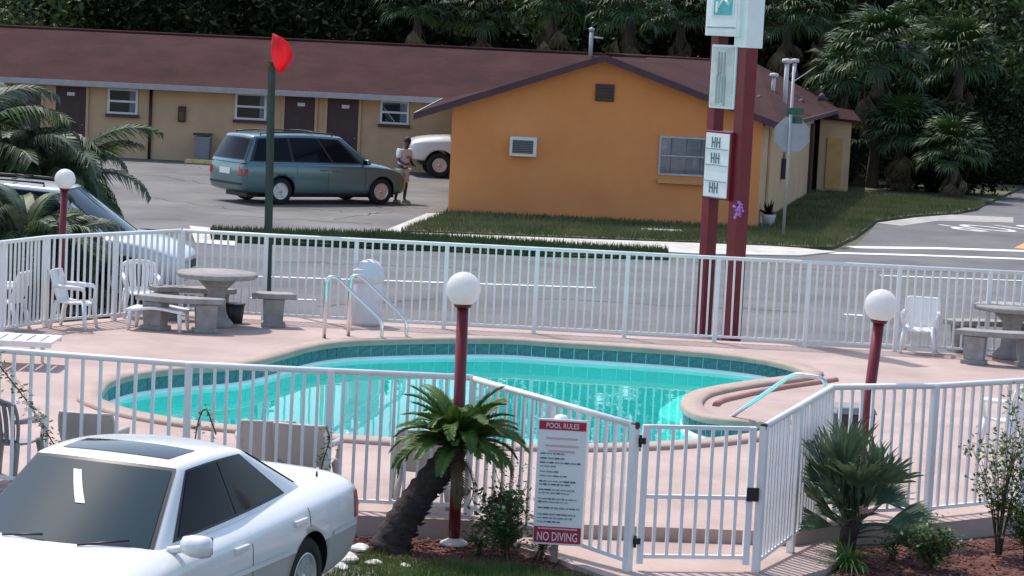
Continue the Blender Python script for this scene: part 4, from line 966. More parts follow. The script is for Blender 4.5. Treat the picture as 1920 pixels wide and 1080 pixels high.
# ================================================================== POOL RULES BOARD
pc = D(1050, 903, 19.62)
pr = empty('rules_board', (pc.x, 19.62, GZ), math.radians(-4), 'white pool rules board with red bands on a post', 'sign')
def zr(v): return D(1050, v, 19.62).z-GZ
bw = 0.405; z0_, z1_ = zr(1022), zr(786); rol = 0.0
MB().box((0, 0, (z0_+z1_)/2), (bw, 0.016, z1_-z0_), 0).build('board', 'sign_white', pr, bevel=0.004)
MB().box((-0.02, 0.045, z1_/2), (0.06, 0.06, z1_-0.04)).build('post', 'rust', pr)
MB().lathe([(0.062, 0), (0.06, 0.03), (0.045, 0.06), (0, 0.07)], 16, (-0.02, 0.078, z1_-0.04)).build('post_cap', 'plastic_white', pr)
def rb(x, z, w_, h_, material, name, y=-0.0105): MB().box((x, y, z), (w_, 0.005, h_)).build(name, material, pr)
zt = zr(798); rb(0, zt, bw-0.016, 0.072, 'sign_red', 'red_band'); zb2 = zr(1003); rb(0, zb2, bw-0.016, 0.135, 'sign_red', 'red_band')
def rtxt(s, x, z, size, material, y=-0.0142, sx=1.0):
    me = text_mesh(s, size); o = mesh_obj('lettering', me, pr, material, (x, y, z), (PI/2, 0, 0), (sx, 1, 1)); return o
rtxt('POOL RULES', 0, zt-0.002, 0.062, 'sign_white', sx=0.78)
rtxt('NO DIVING', 0, zb2-0.018, 0.105, 'sign_white', sx=0.62)
rb(0.0, zb2+0.052, 0.33, 0.012, 'sign_pink', 'text_line', -0.0138)
for v, w_ in ((822, .26), (836, .28), (846, .22)): rb(0.0, zr(v), w_, 0.016, 'sign_pink', 'text_line')
lines = [(840+8, .0, 0)]
rowsT = [(851, .20), (860, .20), (868, .33), (875, .14), (885, .15), (893, .22), (903, .31), (909, .26), (919, .29), (925, .25), (936, .31), (942, .24), (953, .34), (965, .31), (972, .28), (979, .20)]
for v, w_ in rowsT:
    x = -bw/2+0.03
    while x < -bw/2+0.03+w_:
        l = random.uniform(0.02, 0.055); l = min(l, -bw/2+0.035+w_-x)
        if l > 0.008: rb(x+l/2, zr(v), l, random.uniform(0.009, 0.014), random.choice(('sign_ink', 'sign_grey', 'sign_grey')), 'text_line')
        x += l+0.008
# ================================================================== POOL FURNITURE
def picnic_set(label_t, labels_b, c, R=0.56, benches=(), h=0.76):
    t = empty('picnic_table', (c[0], c[1], 0), 0, label_t, 'table', 'round concrete picnic tables')
    MB().lathe([(0, h-0.07), (R*0.96, h-0.07), (R, h-0.05), (R, h-0.015), (R*0.985, h), (0, h)], 40).build('table_top', 'concrete_furn', t)
    MB().lathe([(0.26, 0.0), (0.24, 0.06), (0.15, 0.16), (0.12, 0.40), (0.14, 0.52), (0.30, h-0.075), (0.0, h-0.07)], 24).build('pedestal', 'concrete_furn', t)
    for lb, (bx, by, rz, ln) in zip(labels_b, benches):
        b = empty('curved_bench', (bx, by, 0), rz, lb, 'bench', 'concrete benches round the picnic tables')
        pts = []; RB = 1.05
        a0 = ln/RB/2
        outer = [(math.sin(-a0+2*a0*k/10)*(RB+.17), -RB+math.cos(-a0+2*a0*k/10)*(RB+.17)) for k in range(11)]
        inner = [(math.sin(-a0+2*a0*k/10)*(RB-.17), -RB+math.cos(-a0+2*a0*k/10)*(RB-.17)) for k in range(11)]
        MB().prism(outer+inner[::-1], 0.40, 0.475).build('seat', 'concrete_furn', b, bevel=0.012)
        for s in ((-1, 1) if ln > 0.7 else (0,)):
            x = math.sin(s*a0*0.62)*RB; y = -RB+math.cos(s*a0*0.62)*RB
            m = MB(); m.box((x, y, 0.03), (0.34, 0.28, 0.06), -s*a0*0.6).box((x, y, 0.22), (0.27, 0.20, 0.34), -s*a0*.6, taper=1.12); m.build('leg', 'concrete_furn', b, bevel=0.01)
tc = G(404, 612, 0)
picnic_set('round concrete picnic table at the left end of the deck', ['concrete bench in front of the left picnic table', 'concrete bench behind the left picnic table', 'short concrete bench standing free to the right of the left picnic table'],
  (tc.x, tc.y, 0), benches=((tc.x-0.40, tc.y-0.75, PI*0.97, 1.15), (tc.x-0.42, tc.y+0.62, 0.0, 1.15), (G(513, 610, 0).x, G(513, 610, 0).y-0.1, -PI/2-1.45, 0.55)))
tr_ = G(1893, 672, 0)
picnic_set('round concrete picnic table at the right end of the deck', ['concrete bench in front of the right picnic table', 'concrete bench behind the right picnic table'],
  (tr_.x, tr_.y, 0), benches=((tr_.x-0.28, tr_.y-0.85, PI, 1.25), (tr_.x-0.22, tr_.y+0.55, 0.0, 1.25)))
# ---- moulded plastic armchair
def make_chair(rounded=True, col='plastic_white'):
    o = empty('plastic_chair', (0, 0, 0), 0, 'x', 'chair', 'white plastic chairs on the pool deck')
    # x forward
    rows = []
    for i in range(9):
        x = -0.22+0.46*i/8; z = 0.42-0.025*math.sin(PI*i/8)+(0.0 if i < 8 else -0.03)
        rows.append([(x, y, z+0.02*(abs(y)/0.23)**3) for y in [-0.235+0.47*k/10 for k in range(11)]])
    rows2 = [[(p[0], p[1], p[2]-0.022) for p in r] for r in rows]
    m = MB(); m.grid(rows); m.grid(rows2)
    per = [(0, j) for j in range(11)]+[(i, 10) for i in range(1, 9)]+[(8, j) for j in range(9, -1, -1)]+[(i, 0) for i in range(7, 0, -1)]
    b0 = len(m.v); vs = [rows[i][j] for i, j in per]+[rows2[i][j] for i, j in per]; nP = len(per)
    m.add(vs, [(k, (k+1) % nP, (k+1) % nP+nP, k+nP) for k in range(nP)]); m.build('seat', col, o)
    # back: frame with slats
    def bp(u, v):            # u -1..1, v 0..1
        wd = 0.215+0.05*math.sin(v*PI*0.75); top = 0.46*(1-0.10*abs(u)**3) if rounded else 0.46
        z = 0.42+v*top; return Vector((-0.215-0.13*v+0.035*u*u, u*wd, z))
    fr_ = [bp(-1, v/8) for v in range(9)]+[bp(u/6-1, 1) for u in range(1, 12)]+[bp(1, v/8) for v in range(8, -1, -1)]
    MB().tube(fr_, 0.019, 8).build('back_frame', col, o)
    m = MB()
    if rounded:
        for k in range(7):
            u0 = -0.88+0.265*k-0.0; u1 = u0+0.175
            m.grid([[bp(u0, v/8), bp(u1, v/8)] for v in range(9)]); m.grid([[bp(u0, v/8)+Vector((-.012, 0, 0)), bp(u1, v/8)+Vector((-.012, 0, 0))] for v in range(9)])
        for v0, v1 in ((0.0, 0.1), (0.88, 1.0)): m.grid([[bp(-1+k/5, v0), bp(-1+k/5, v1)] for k in range(11)])
    else:
        m.grid([[bp(-1+k/5, v/8) for k in range(11)] for v in range(9)]); m.grid([[bp(-1+k/5, v/8)+Vector((-.012, 0, 0)) for k in range(11)] for v in range(9)])
    m.build('backrest', col, o)
    for s in (-1, 1):
        MB().tube([(0.235, s*0.25, 0.44), (0.24, s*0.275, 0.60), (0.20, s*0.28, 0.645), (0.0, s*0.285, 0.655), (-0.20, s*0.27, 0.66), (-0.27, s*0.24, 0.66)], [.022, .026, .034, .036, .032, .022], 8).build('arm', col, o)
        MB().tube([(0.225, s*0.225, 0.44), (0.25, s*0.255, 0.2), (0.275, s*0.275, 0.0)], [.042, .036, .028], 6).build('leg', col, o)
        MB().tube([(-0.20, s*0.215, 0.43), (-0.255, s*0.24, 0.2), (-0.30, s*0.255, 0.0)], [.042, .036, .028], 6).build('leg', col, o)
    return o
ch = make_chair(True); ch2 = make_chair(False)
used = set()
def put_chair(src, x, y, rz, label, z=0.0):
    if src.name in used: c = copy_tree(src)
    else: c = src; used.add(src.name)
    c.location = (x, y, z); c.scale = (0.88,)*3; c.rotation_euler = (0, 0, rz); c['label'] = label; return c
q = G(138, 615, 0); put_chair(ch2, q.x, q.y, math.radians(-8), 'white plastic armchair turned right by the left fence')
q = G(255, 598, 0); put_chair(ch, q.x, q.y+0.3, math.radians(-75), 'white plastic armchair with slatted round back beside the low stool')
q = G(8, 615, 0); put_chair(ch2, q.x, q.y, math.radians(170), 'white plastic armchair cut by the left edge of the picture')
q = G(1722, 662, 0); put_chair(ch2, q.x, q.y, math.radians(-105), 'white plastic armchair next to the right picnic table')
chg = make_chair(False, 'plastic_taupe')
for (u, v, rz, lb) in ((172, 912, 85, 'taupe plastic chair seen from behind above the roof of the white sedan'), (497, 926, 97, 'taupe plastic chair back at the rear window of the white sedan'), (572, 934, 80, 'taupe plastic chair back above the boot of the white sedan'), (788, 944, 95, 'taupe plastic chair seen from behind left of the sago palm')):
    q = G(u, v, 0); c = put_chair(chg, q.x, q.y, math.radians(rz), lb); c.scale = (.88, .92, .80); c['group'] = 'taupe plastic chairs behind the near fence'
q = G(30, 905, 0); dk = make_chair(True, 'plastic_grey'); put_chair(dk, q.x-0.1, q.y+0.1, math.radians(70), 'dark grey slatted chair behind the near fence at the left edge'); dk['group'] = 'dark chairs'
q = G(1895, 850, 0); put_chair(ch, q.x, q.y, math.radians(120), 'white plastic armchair behind the bush at the right edge')
# ---- low stool / footrest
q = G(296, 618, 0)
st = empty('foot_stool', (q.x, q.y, 0), math.radians(-6), 'low white plastic footstool before the left picnic table', 'stool')
m = MB(); rows = []
for i in range(9):
    x = -0.40+0.80*i/8; rows.append([(x, y, 0.31-0.02*math.cos(i/8*PI*2)) for y in (-.24, -.12, 0, .12, .24)])
m.grid(rows); m.grid([[(a, b, c-0.03) for a, b, c in r] for r in rows])
per = rows[0]+[r[-1] for r in rows[1:]]+rows[-1][::-1][1:]+[r[0] for r in rows[::-1][1:-1]]; nP = len(per)
m.add(list(per)+[(a, b, c-0.03) for a, b, c in per], [(k, (k+1) % nP, (k+1) % nP+nP, k+nP) for k in range(nP)]); m.build('seat', 'plastic_white', st)
for x in (-0.34, 0.34):
    for y in (-0.2, 0.2): MB().tube([(x, y, 0.3), (x*1.06, y*1.08, 0)], [.035, .024], 6).build('leg', 'plastic_white', st)
# ---- sun lounger lying at the left edge
q = G(40, 690, 0)
lg = empty('sun_lounger', (q.x-0.6, q.y+0.2, 0), 0.0, 'flat white plastic sun lounger at the left edge of the deck', 'lounger')
slm = MB().box((0, 0, 0), (0.13, 0.58, 0.025)).mesh('slat'); slm.materials.append(MATS['plastic_white'])
for k in range(12): mesh_obj('slat', slm, lg, None, (-0.9+0.165*k, 0, 0.33))
for s in (-1, 1): MB().box((0, s*0.32, 0.31), (1.95, 0.05, 0.07)).build('side_rail', 'plastic_white', lg, bevel=0.01)
for x in (-0.75, 0.75):
    for s in (-1, 1): MB().tube([(x, s*0.3, 0.3), (x, s*0.3, 0)], [.03, .022], 6).build('leg', 'plastic_white', lg)
# ---- litter bins
q = G(690, 606, 0)
lb = empty('litter_bin', (q.x, q.y-0.22, 0), 0, 'pale domed litter bin by the far pool rails', 'bin')
MB().lathe([(0.19, 0), (0.205, 0.05), (0.215, 0.62), (0.20, 0.66)], 28).build('bin_body', 'bin_white', lb)
MB().lathe([(0.222, 0.62), (0.225, 0.72), (0.205, 0.82), (0.15, 0.90), (0.07, 0.945), (0, 0.955)], 28).build('dome_lid', 'bin_white', lb)
MB().box((-0.11, -0.19, 0.74), (0.22, 0.10, 0.16), 0.4).build('flap', 'bin_white', lb, bevel=0.015)
q = G(440, 606, 0); bk = empty('bucket', (q.x, q.y+0.05, 0), 0, 'small black bucket beside the left picnic table', 'bucket')
MB().lathe([(0.10, 0), (0.13, 0.27), (0.12, 0.27), (0.09, 0.02), (0, 0.02)], 18).build('bucket_body', 'plastic_dark', bk); MB().lathe([(0.128, .255), (0.14, .26), (0.14, .28), (.125, .28)], 18).build('rim', 'plastic_dark', bk)
q = G(1590, 880, 0); b2 = empty('litter_bin', (q.x, q.y, 0), 0.1, 'black bin with grey lid behind the right fence corner', 'bin')
MB().box((0, 0, 0.30), (0.36, 0.36, 0.6), taper=1.12).build('bin_body', 'plastic_dark', b2, bevel=0.02); MB().box((0, 0, 0.63), (0.44, 0.44, 0.07), taper=0.85).build('bin_lid', 'plastic_grey', b2, bevel=0.015)
# ================================================================== POOL RAILS
def bend(pts, r=0.10, k=5):
    out = [Vector(pts[0])]
    for i in range(1, len(pts)-1):
        a, b, c = Vector(pts[i-1]), Vector(pts[i]), Vector(pts[i+1]); d1 = (a-b); d2 = (c-b); rr_ = min(r, d1.length/2, d2.length/2); p0 = b+d1.normalized()*rr_; p1 = b+d2.normalized()*rr_
        for j in range(k+1):
            t = j/k; out.append(p0*(1-t)**2+b*2*t*(1-t)+p1*t*t)
    out.append(Vector(pts[-1])); return out
for lbl, (ua, va), (ub, vb) in (('left chrome grab rail of the pair at the far pool edge', (608, 634), (716, 634)), ('right chrome grab rail of the pair at the far pool edge', (653, 630), (762, 632))):
    A, Bq = G(ua, va, 0), G(ub, vb, 0.02); dd = (Bq-A)
    T = A+dd*0.12
    tag(MB().tube(bend([(A.x, A.y, 0), (A.x, A.y, 0.83), (A.x+dd.x*.16, A.y+dd.y*.16, 0.85), (Bq.x, Bq.y-0.15, 0.28), (Bq.x+.02, Bq.y-0.22, -0.6)]), 0.026, 10).build('grab_rail', 'chrome'), lbl, 'handrail', 'chrome rails of the pool')
    tag
A = G(1343, 816, -0.2); Bq = D(1488, 701, 26.35); C_ = D(1548, 709, 26.2)
tag(MB().tube(bend([(A.x-.02, A.y, -0.6), (A.x, A.y, -0.1), tuple(Bq), tuple(C_), (C_.x+0.06, C_.y, 0)]), 0.026, 10).build('grab_rail', 'chrome'), 'single chrome handrail over the entry steps on the right', 'handrail', 'chrome rails of the pool')
# ================================================================== EDGING STONES
for u, v, s in ((652, 1052, .085), (672, 1032, .07), (640, 1066, .06), (760, 1062, .035), (700, 1058, .05)):
    q = G(u, v, GZ); m = MB(); m.lathe([(0, -.5)]+[(math.cos(t)*.5, math.sin(t)*.5) for t in [-PI/2+PI*k/7 for k in range(1, 7)]]+[(0, .5)], 9, smooth=False)
    m.v = [(x*(1.6+.2*math.sin(y*9))*s*2, y*s*2*(1+.3*math.sin(x*8+s*99)), z*s*1.0*(1+.35*math.sin(x*7+y*5))+s*.2) for x, y, z in m.v]
    o = m.build('edging_stone', 'stone_white'); o.location = (q.x, q.y, GZ); o.rotation_euler = (0, 0, random.uniform(0, 3)); tag(o, None, 'stone', 'white stones edging the flower bed')
for o, lb in zip([o for o in COL.objects if o.name.startswith('edging_stone')], ('larger white stone behind the rear wheel of the white sedan', 'white stone nearest the sedan rear bumper', 'small white stone lowest by the sedan tyre', 'tiny pale stone in the grass below the sago palm', 'small pale stone left of the sago trunk foot')): o['label'] = lb
# ================================================================== PERSON
q = G(752, 381, GZ)
pe = empty('person', (q.x, q.y, GZ+0.004), math.radians(-40), 'person in white shirt and pale shorts looking down beside the minivan', 'person')
def skin_mesh(name, joints, edges, material, parent, sub=2, root=0):
    me = bpy.data.meshes.new(name); me.from_pydata([j[0] for j in joints], edges, [])
    o = bpy.data.objects.new(name, me); COL.objects.link(o)
    md = o.modifiers.new('k', 'SKIN'); md.use_smooth_shade = True
    for i, j in enumerate(joints):
        r = j[1]; me.skin_vertices[0].data[i].radius = r if hasattr(r, '__len__') else (r, r)
    me.skin_vertices[0].data[root].use_root = True
    ss_ = o.modifiers.new('s', 'SUBSURF'); ss_.levels = sub; ss_.render_levels = sub
    m2 = bake(o); m2.materials.clear(); m2.materials.append(MATS[material])
    for p in m2.polygons: p.use_smooth = True
    return mesh_obj(name, m2, parent)
# x = facing direction, y = left
J = [((0, 0, .90), (.13, .105)), ((.01, 0, 1.08), (.125, .10)), ((.04, 0, 1.27), (.15, .105)), ((.07, 0, 1.40), (.085, .075)), ((.10, 0, 1.47), .05), ((.13, 0, 1.53), (.075, .07)), ((.155, 0, 1.61), (.085, .075)), ((.155, 0, 1.68), (.06, .055)),
     ((.06, .17, 1.36), .055), ((.04, .23, 1.12), .043), ((.20, .17, 1.00), .034), ((.26, .13, 1.00), .032),
     ((.06, -.17, 1.36), .055), ((.05, -.23, 1.12), .043), ((.22, -.15, 1.02), .034), ((.28, -.10, 1.03), .032),
     ((0, .09, .86), .085), ((.05, .10, .48), .056), ((.0, .11, .09), .037), ((.11, .13, .035), .036),
     ((0, -.09, .86), .085), ((-.03, -.11, .48), .056), ((-.10, -.12, .09), .037), ((.02, -.14, .035), .036)]
Ed = [(0, 1), (1, 2), (2, 3), (3, 4), (4, 5), (5, 6), (6, 7), (2, 8), (8, 9), (9, 10), (10, 11), (2, 12), (12, 13), (13, 14), (14, 15), (0, 16), (16, 17), (17, 18), (18, 19), (0, 20), (20, 21), (21, 22), (22, 23)]
for hand in (11, 15):        # four fingers and a thumb, curled
    h = Vector(J[hand][0]); s = 1 if hand == 11 else -1
    for k in range(5):
        a = h+Vector((.03, s*(.018-.012*k), -.004)) if k < 4 else h+Vector((-.005, -s*.03, .02))
        b_ = a+(Vector((.035, -s*.004, -.012)) if k < 4 else Vector((.03, -s*.012, .01)))
        c_ = b_+(Vector((.018-.003*abs(k-1.5), 0, -.022)) if k < 4 else Vector((.02, 0, 0)))
        i = len(J); J += [(tuple(a), .009), (tuple(b_), .008), (tuple(c_), .007)]; Ed += [(hand, i), (i, i+1), (i+1, i+2)]
bodyo = skin_mesh('body', J, Ed, 'skin_dark', pe, 2)
skin_mesh('shirt', [((0, 0, .88), (.155, .135)), ((.01, 0, 1.08), (.15, .125)), ((.045, 0, 1.28), (.17, .125)), ((.06, 0, 1.39), (.10, .09)), ((.06, .18, 1.36), .078), ((.05, .235, 1.16), .078), ((.06, -.18, 1.36), .078), ((.055, -.235, 1.16), .078)], [(0, 1), (1, 2), (2, 3), (2, 4), (4, 5), (2, 6), (6, 7)], 'shirt', pe)
skin_mesh('shorts', [((0, 0, .90), (.15, .125)), ((0, .10, .82), .105), ((.05, .11, .50), .098), ((0, -.10, .82), .105), ((-.025, -.115, .50), .098)], [(0, 1), (1, 2), (0, 3), (3, 4)], 'shorts', pe)
hm = MB(); hm.lathe([(0, .115)]+[(.093*math.sin(t), .115*math.cos(t)) for t in [PI*k/14 for k in range(1, 9)]], 18); hm.v = [(x*1.08+.13, y, z+1.62) for x, y, z in hm.v]; hm.build('hair', 'hair', pe)
MB().box((.205, 0, 1.20), (.02, .17, .07)).build('shirt_print', 'shirt_print', pe, bevel=.008)
for s, xx in ((1, .06), (-1, -.04)):
    m = MB(); m.box((xx, s*.125, .045), (.27, .10, .08), 0.1*s, taper=.75); m.build('shoe', 'shoe', pe, bevel=.02)
fm = MB(); fm.lathe([(0, 0), (.014, .004), (.018, .02), (.006, .045), (0, .046)], 8, (.243, 0, 1.60)); fm.build('nose', 'skin_dark', pe)
for s in (-1, 1):
    MB().lathe([(0, -.012), (.012, 0), (0, .012)], 8, (.228, s*.033, 1.635)).build('eye', 'hair', pe); MB().lathe([(0, -.03), (.012, 0), (0, .03)], 8, (.15, s*.083, 1.625)).build('ear', 'skin_dark', pe)
MB().box((.236, 0, 1.572), (.01, .045, .01)).build('mouth', 'hair', pe)
ph_ = empty('mobile_phone', (0, 0, 0)); 
mw = Matrix.Translation(Vector((q.x, q.y, GZ))) @ Matrix.Rotation(math.radians(-40), 4, 'Z')
pp = mw @ Vector((.315, .01, 1.035)); ph_.location = pp; ph_.rotation_euler = (0, 0, math.radians(-40)); tag(ph_, 'small dark phone held in the hands of the person', 'phone')
MB().box((0, 0, 0), (.015, .075, .14), M=Matrix.Rotation(-.7, 3, 'Y')).build('phone_body', 'trim_black', ph_, bevel=.004)
# ================================================================== PLANTS
def pinnate(L_=0.6, n_=24, leaf=0.12, droop=0.35, up=0.6, vee=0.5, width=0.010, seed=0, mat_='sago_leaf', taper=0.25, curl=0.0):
    """feather leaf along +x rising at angle 'up', drooping towards the tip"""
    rnd = random.Random(seed); V = []; Fc = []; P = []
    p = Vector((0, 0, 0)); a = up; st = L_/20
    for i in range(21):
        P.append((p.copy(), a)); p = p+Vector((math.cos(a), 0, math.sin(a)))*st; a -= droop/20*2*(0.4+i/20)
    m = MB(); m.tube([q for q, _ in P], [0.011*(1-0.8*i/20)*L_/0.6 for i in range(21)], 4)
    V, Fc = m.v, m.f
    for k in range(n_):
        t = 0.10+0.90*k/(n_-1); i = min(19, int(t*20)); q = P[i][0].lerp(P[i+1][0], t*20-i) if i < 20 else P[20][0]; a = P[i][1]
        fw = Vector((math.cos(a), 0, math.sin(a))); upv = Vector((-math.sin(a), 0, math.cos(a)))
        ll = leaf*(math.sin(PI*(0.12+0.80*t))**0.6)*(1-taper*t)
        for s in (-1, 1):
            d = (fw*(0.45+0.5*t)+Vector((0, s, 0))*(1.0-0.35*t)+upv*vee*(rnd.uniform(.7, 1.2))).normalized()
            w_ = fw*width*0.5
            mid = q+d*ll*0.55; tip = q+d*ll-upv*ll*(0.12+curl)*rnd.uniform(.5, 1.5)
            b = len(V); V += [tuple(q-w_), tuple(q+w_), tuple(mid+w_*1.1), tuple(tip), tuple(mid-w_*1.1)]
            Fc += [(b, b+1, b+2, b+4), (b+4, b+2, b+3)]
    me = bpy.data.meshes.new('frond'); me.from_pydata(V, [], Fc); me.materials.append(MATS[mat_]); return me
def fan(L_=0.5, R=0.55, n_=22, spread=2.3, droop=0.3, up=0.5, seed=0, mat_='palm_leaf', wd=0.035, fold=0.35, stalk_mat=None):
    """fan leaf: stalk along +x and a fan of blades at its end"""
    rnd = random.Random(seed); m = MB(); c = Vector((math.cos(up)*L_, 0, math.sin(up)*L_))
    m.tube([(0, 0, 0), tuple(c*0.5+Vector((0, 0, .03))), tuple(c)], [.016, .013, .010], 4); V, Fc = m.v, m.f
    a0 = up-droop*0.5; fw = Vector((math.cos(a0), 0, math.sin(a0))); upv = Vector((-math.sin(a0), 0, math.cos(a0))); sd = Vector((0, 1, 0))
    for k in range(n_):
        th = -spread/2+spread*k/(n_-1)+rnd.uniform(-.03, .03); r = R*(0.72+0.28*math.cos(th*0.8))*rnd.uniform(.85, 1.08)
        d = fw*math.cos(th)+sd*math.sin(th); lift = fold*abs(math.sin(th))
        d = (d+upv*lift*rnd.uniform(.6, 1.2)).normalized(); s_ = d.cross(upv).normalized()*wd/2
        dr = droop*rnd.uniform(.5, 1.4)
        p1 = c+d*r*0.45; p2 = c+d*r*0.78-Vector((0, 0, 1))*r*0.12*dr*2; p3 = c+d*r*0.95-Vector((0, 0, 1))*r*0.42*dr*1.6
        b = len(V); V += [tuple(c-s_*.3), tuple(c+s_*.3), tuple(p1+s_), tuple(p1-s_), tuple(p2+s_*.7), tuple(p2-s_*.7), tuple(p3)]
        Fc += [(b, b+1, b+2, b+3), (b+3, b+2, b+4, b+5), (b+5, b+4, b+6)]
    me = bpy.data.meshes.new('fan_leaf'); me.from_pydata(V, [], Fc); me.materials.append(MATS[mat_]); return me
def join_meshes(items, name):
    """items: (mesh, matrix); one mesh, keeps the first material"""
    Vs = []; Fs = []; b = 0
    for me, M in items:
        n_ = len(me.vertices); co = np.empty(n_*3); me.vertices.foreach_get('co', co); co = co.reshape(-1, 3)
        A = np.array(M); Vs.append(co @ A[:3, :3].T + A[:3, 3]); Fs += [tuple(i+b for i in p.vertices) for p in me.polygons]; b += n_
    me = bpy.data.meshes.new(name); me.from_pydata(np.concatenate(Vs).tolist(), [], Fs); return me
def RM(az, el=0.0, roll=0.0, t=(0, 0, 0), s=1.0):
    return Matrix.Translation(Vector(t)) @ Matrix.Rotation(az, 4, 'Z') @ Matrix.Rotation(-el, 4, 'Y') @ Matrix.Rotation(roll, 4, 'X') @ Matrix.Scale(s, 4)

# ---- leaning sago palm beside the white sedan
b0 = G(728, 1032, GZ); crown = D(858, 835, b0.y+0.12)
sp = empty('sago_palm', (b0.x, b0.y, GZ), 0, 'sago palm with leaning dark trunk and green feather crown', 'palm')
d = crown-Vector((b0.x, b0.y, GZ)); pts = []; rs = []
for k in range(26):
    t = k/25; p = Vector((d.x*(t**1.15), d.y*t, d.z*(t**0.92))); pts.append(p); rs.append((0.155-0.055*t+0.012*math.sin(k*2.4))*(1.0 if k else 1.15))
tk_ = MB().tube(pts, rs, 14)
m = tk_
for k in range(150):       # old leaf bases
    t = random.uniform(0.02, .97); i = int(t*25); c = pts[i]; a = random.uniform(0, 2*PI); nrm = Vector((math.cos(a), math.sin(a)*.9, .25*math.sin(a))).normalized()
    q = c+nrm*rs[i]*0.93; s_ = nrm.cross(Vector((0, 0, 1))).normalized()*.028; u_ = Vector((.2, 0, .05))*.3
    m.add([q-s_, q+s_, q+s_*.6+nrm*.028+u_*.5, q-s_*.6+nrm*.028+u_*.5, q+u_*.2-Vector((0, 0, .03))], [(0, 1, 2, 3), (0, 4, 1), (1, 4, 2), (3, 2, 4), (0, 3, 4)])
m.build('trunk', 'bark_dark', sp)
SF = [pinnate(0.60, 46, 0.15, 0.50+0.2*k, 0.5, 0.35, 0.019, k) for k in range(4)]
for k in range(54):
    az = k*2.399963; tt = k/53; el = 0.80-1.15*tt
    o = mesh_obj('frond', SF[k % 4], sp, None, tuple(d+Vector((math.cos(az)*.03, math.sin(az)*.03, .03-.05*tt))), None, 0.86+0.2*random.random())
    o.rotation_euler = RM(az, el, random.uniform(-.25, .25)).to_euler()
DF = pinnate(0.5, 22, 0.10, 0.8, 0.2, 0.3, 0.012, 9, 'palm_dead')
for k in range(5):
    o = mesh_obj('dead_frond', DF, sp, None, tuple(d-Vector((0, 0, .06)))); o.rotation_euler = RM(random.uniform(-1.6, 1.6)-.3, -1.0, 0).to_euler()
# ---- spiky fan palm on the right with strap-leaved plant at its foot
b0 = G(1585, 1040, GZ); fpx = empty('fan_palm', (b0.x, b0.y, GZ), 0, 'spiky grey green fan palm around the tilted lamp post', 'palm')
hb = D(1600, 975, b0.y).z-GZ
MB().tube([(0, 0, 0), (.02, 0, .2), (.05, .02, hb)], [.07, .08, .09], 8).build('trunk', 'bark_dark', fpx)
FF = [fan(0.16+.10*k, 0.46+.04*(k % 2), 20, .8+.25*k, 0.10+.05*k, 0.0, k, 'yucca_leaf', 0.026, 0.3) for k in range(4)]
rp = random.Random(21)
for k in range(40):
    az = k*2.399963+rp.uniform(-.4, .4); el = rp.choice((.15, .45, .7, .95, 1.2, 1.35))+rp.uniform(-.15, .15); zz = rp.uniform(.12, hb)
    o = mesh_obj('fan_leaf', FF[k % 4], fpx, None, (.03+rp.uniform(-.06, .06), .02+rp.uniform(-.06, .06), zz), None, rp.uniform(.7, 1.2)); o.rotation_euler = RM(az, el, rp.uniform(-1.0, 1.0)).to_euler()
def strap_plant(name, label, base, n_, L0, material, up0=0.5, up1=1.4, w0=.022, group=None, flower=None, side=None):
    o = empty(name, base, 0, label, 'plant', group); m = MB()
    for k in range(n_):
        az = random.uniform(0, 2*PI) if side is None else random.gauss(*side); a = random.uniform(up0, up1); l = L0*random.uniform(.6, 1.15); p = Vector((random.gauss(0, .03), random.gauss(0, .03), 0)); dr = random.uniform(1.0, 2.6); rows = []
        for i in range(8):
            t = i/7; wd = w0*(1-t**2)*.5+.001; sd = Vector((-math.sin(az), math.cos(az), 0)); rows.append([p-sd*wd, p+sd*wd]); p = p+Vector((math.cos(az)*math.cos(a), math.sin(az)*math.cos(a), math.sin(a)))*l/7; a -= dr/7
        m.grid(rows)
    m.build('leaves', material, o, fix=False)
    if flower:
        m = MB()
        for k in range(flower[0]):
            c = Vector((random.gauss(0, .03), random.gauss(0, .03), flower[2]+random.gauss(0, .02))); 
            for j in range(6):
                a = j*PI/3; m.add([c, c+Vector((math.cos(a-.3)*.03, math.sin(a-.3)*.03, .015)), c+Vector((math.cos(a)*.045, math.sin(a)*.045, 0)), c+Vector((math.cos(a+.3)*.03, math.sin(a+.3)*.03, .015))], [(0, 1, 2, 3)])
        m.build('blossom', flower[1], o, fix=False)
    return o
b1 = G(1590, 1062, GZ); strap_plant('spider_plant', 'bright green strap leaved plant at the foot of the spiky palm', (b1.x, b1.y, GZ), 70, .42, 'blade_leaf', flower=None)
p = D(1622, 958, b0.y-.25); m = MB()
for k in range(14):
    c = p+Vector((random.gauss(0, .022), random.gauss(0, .015), random.gauss(0, .012)))
    for j in range(5):
        a = j*2*PI/5; e = random.uniform(-.5, .5); m.add([c, c+Vector((math.cos(a-.4)*.022, e*.02, math.sin(a-.4)*.022)), c+Vector((math.cos(a)*.034, -.01, math.sin(a)*.034)), c+Vector((math.cos(a+.4)*.022, e*.02, math.sin(a+.4)*.022))], [(0, 1, 2, 3)])
m.build('blossom', 'petal_pink', fpx, True, fix=False)
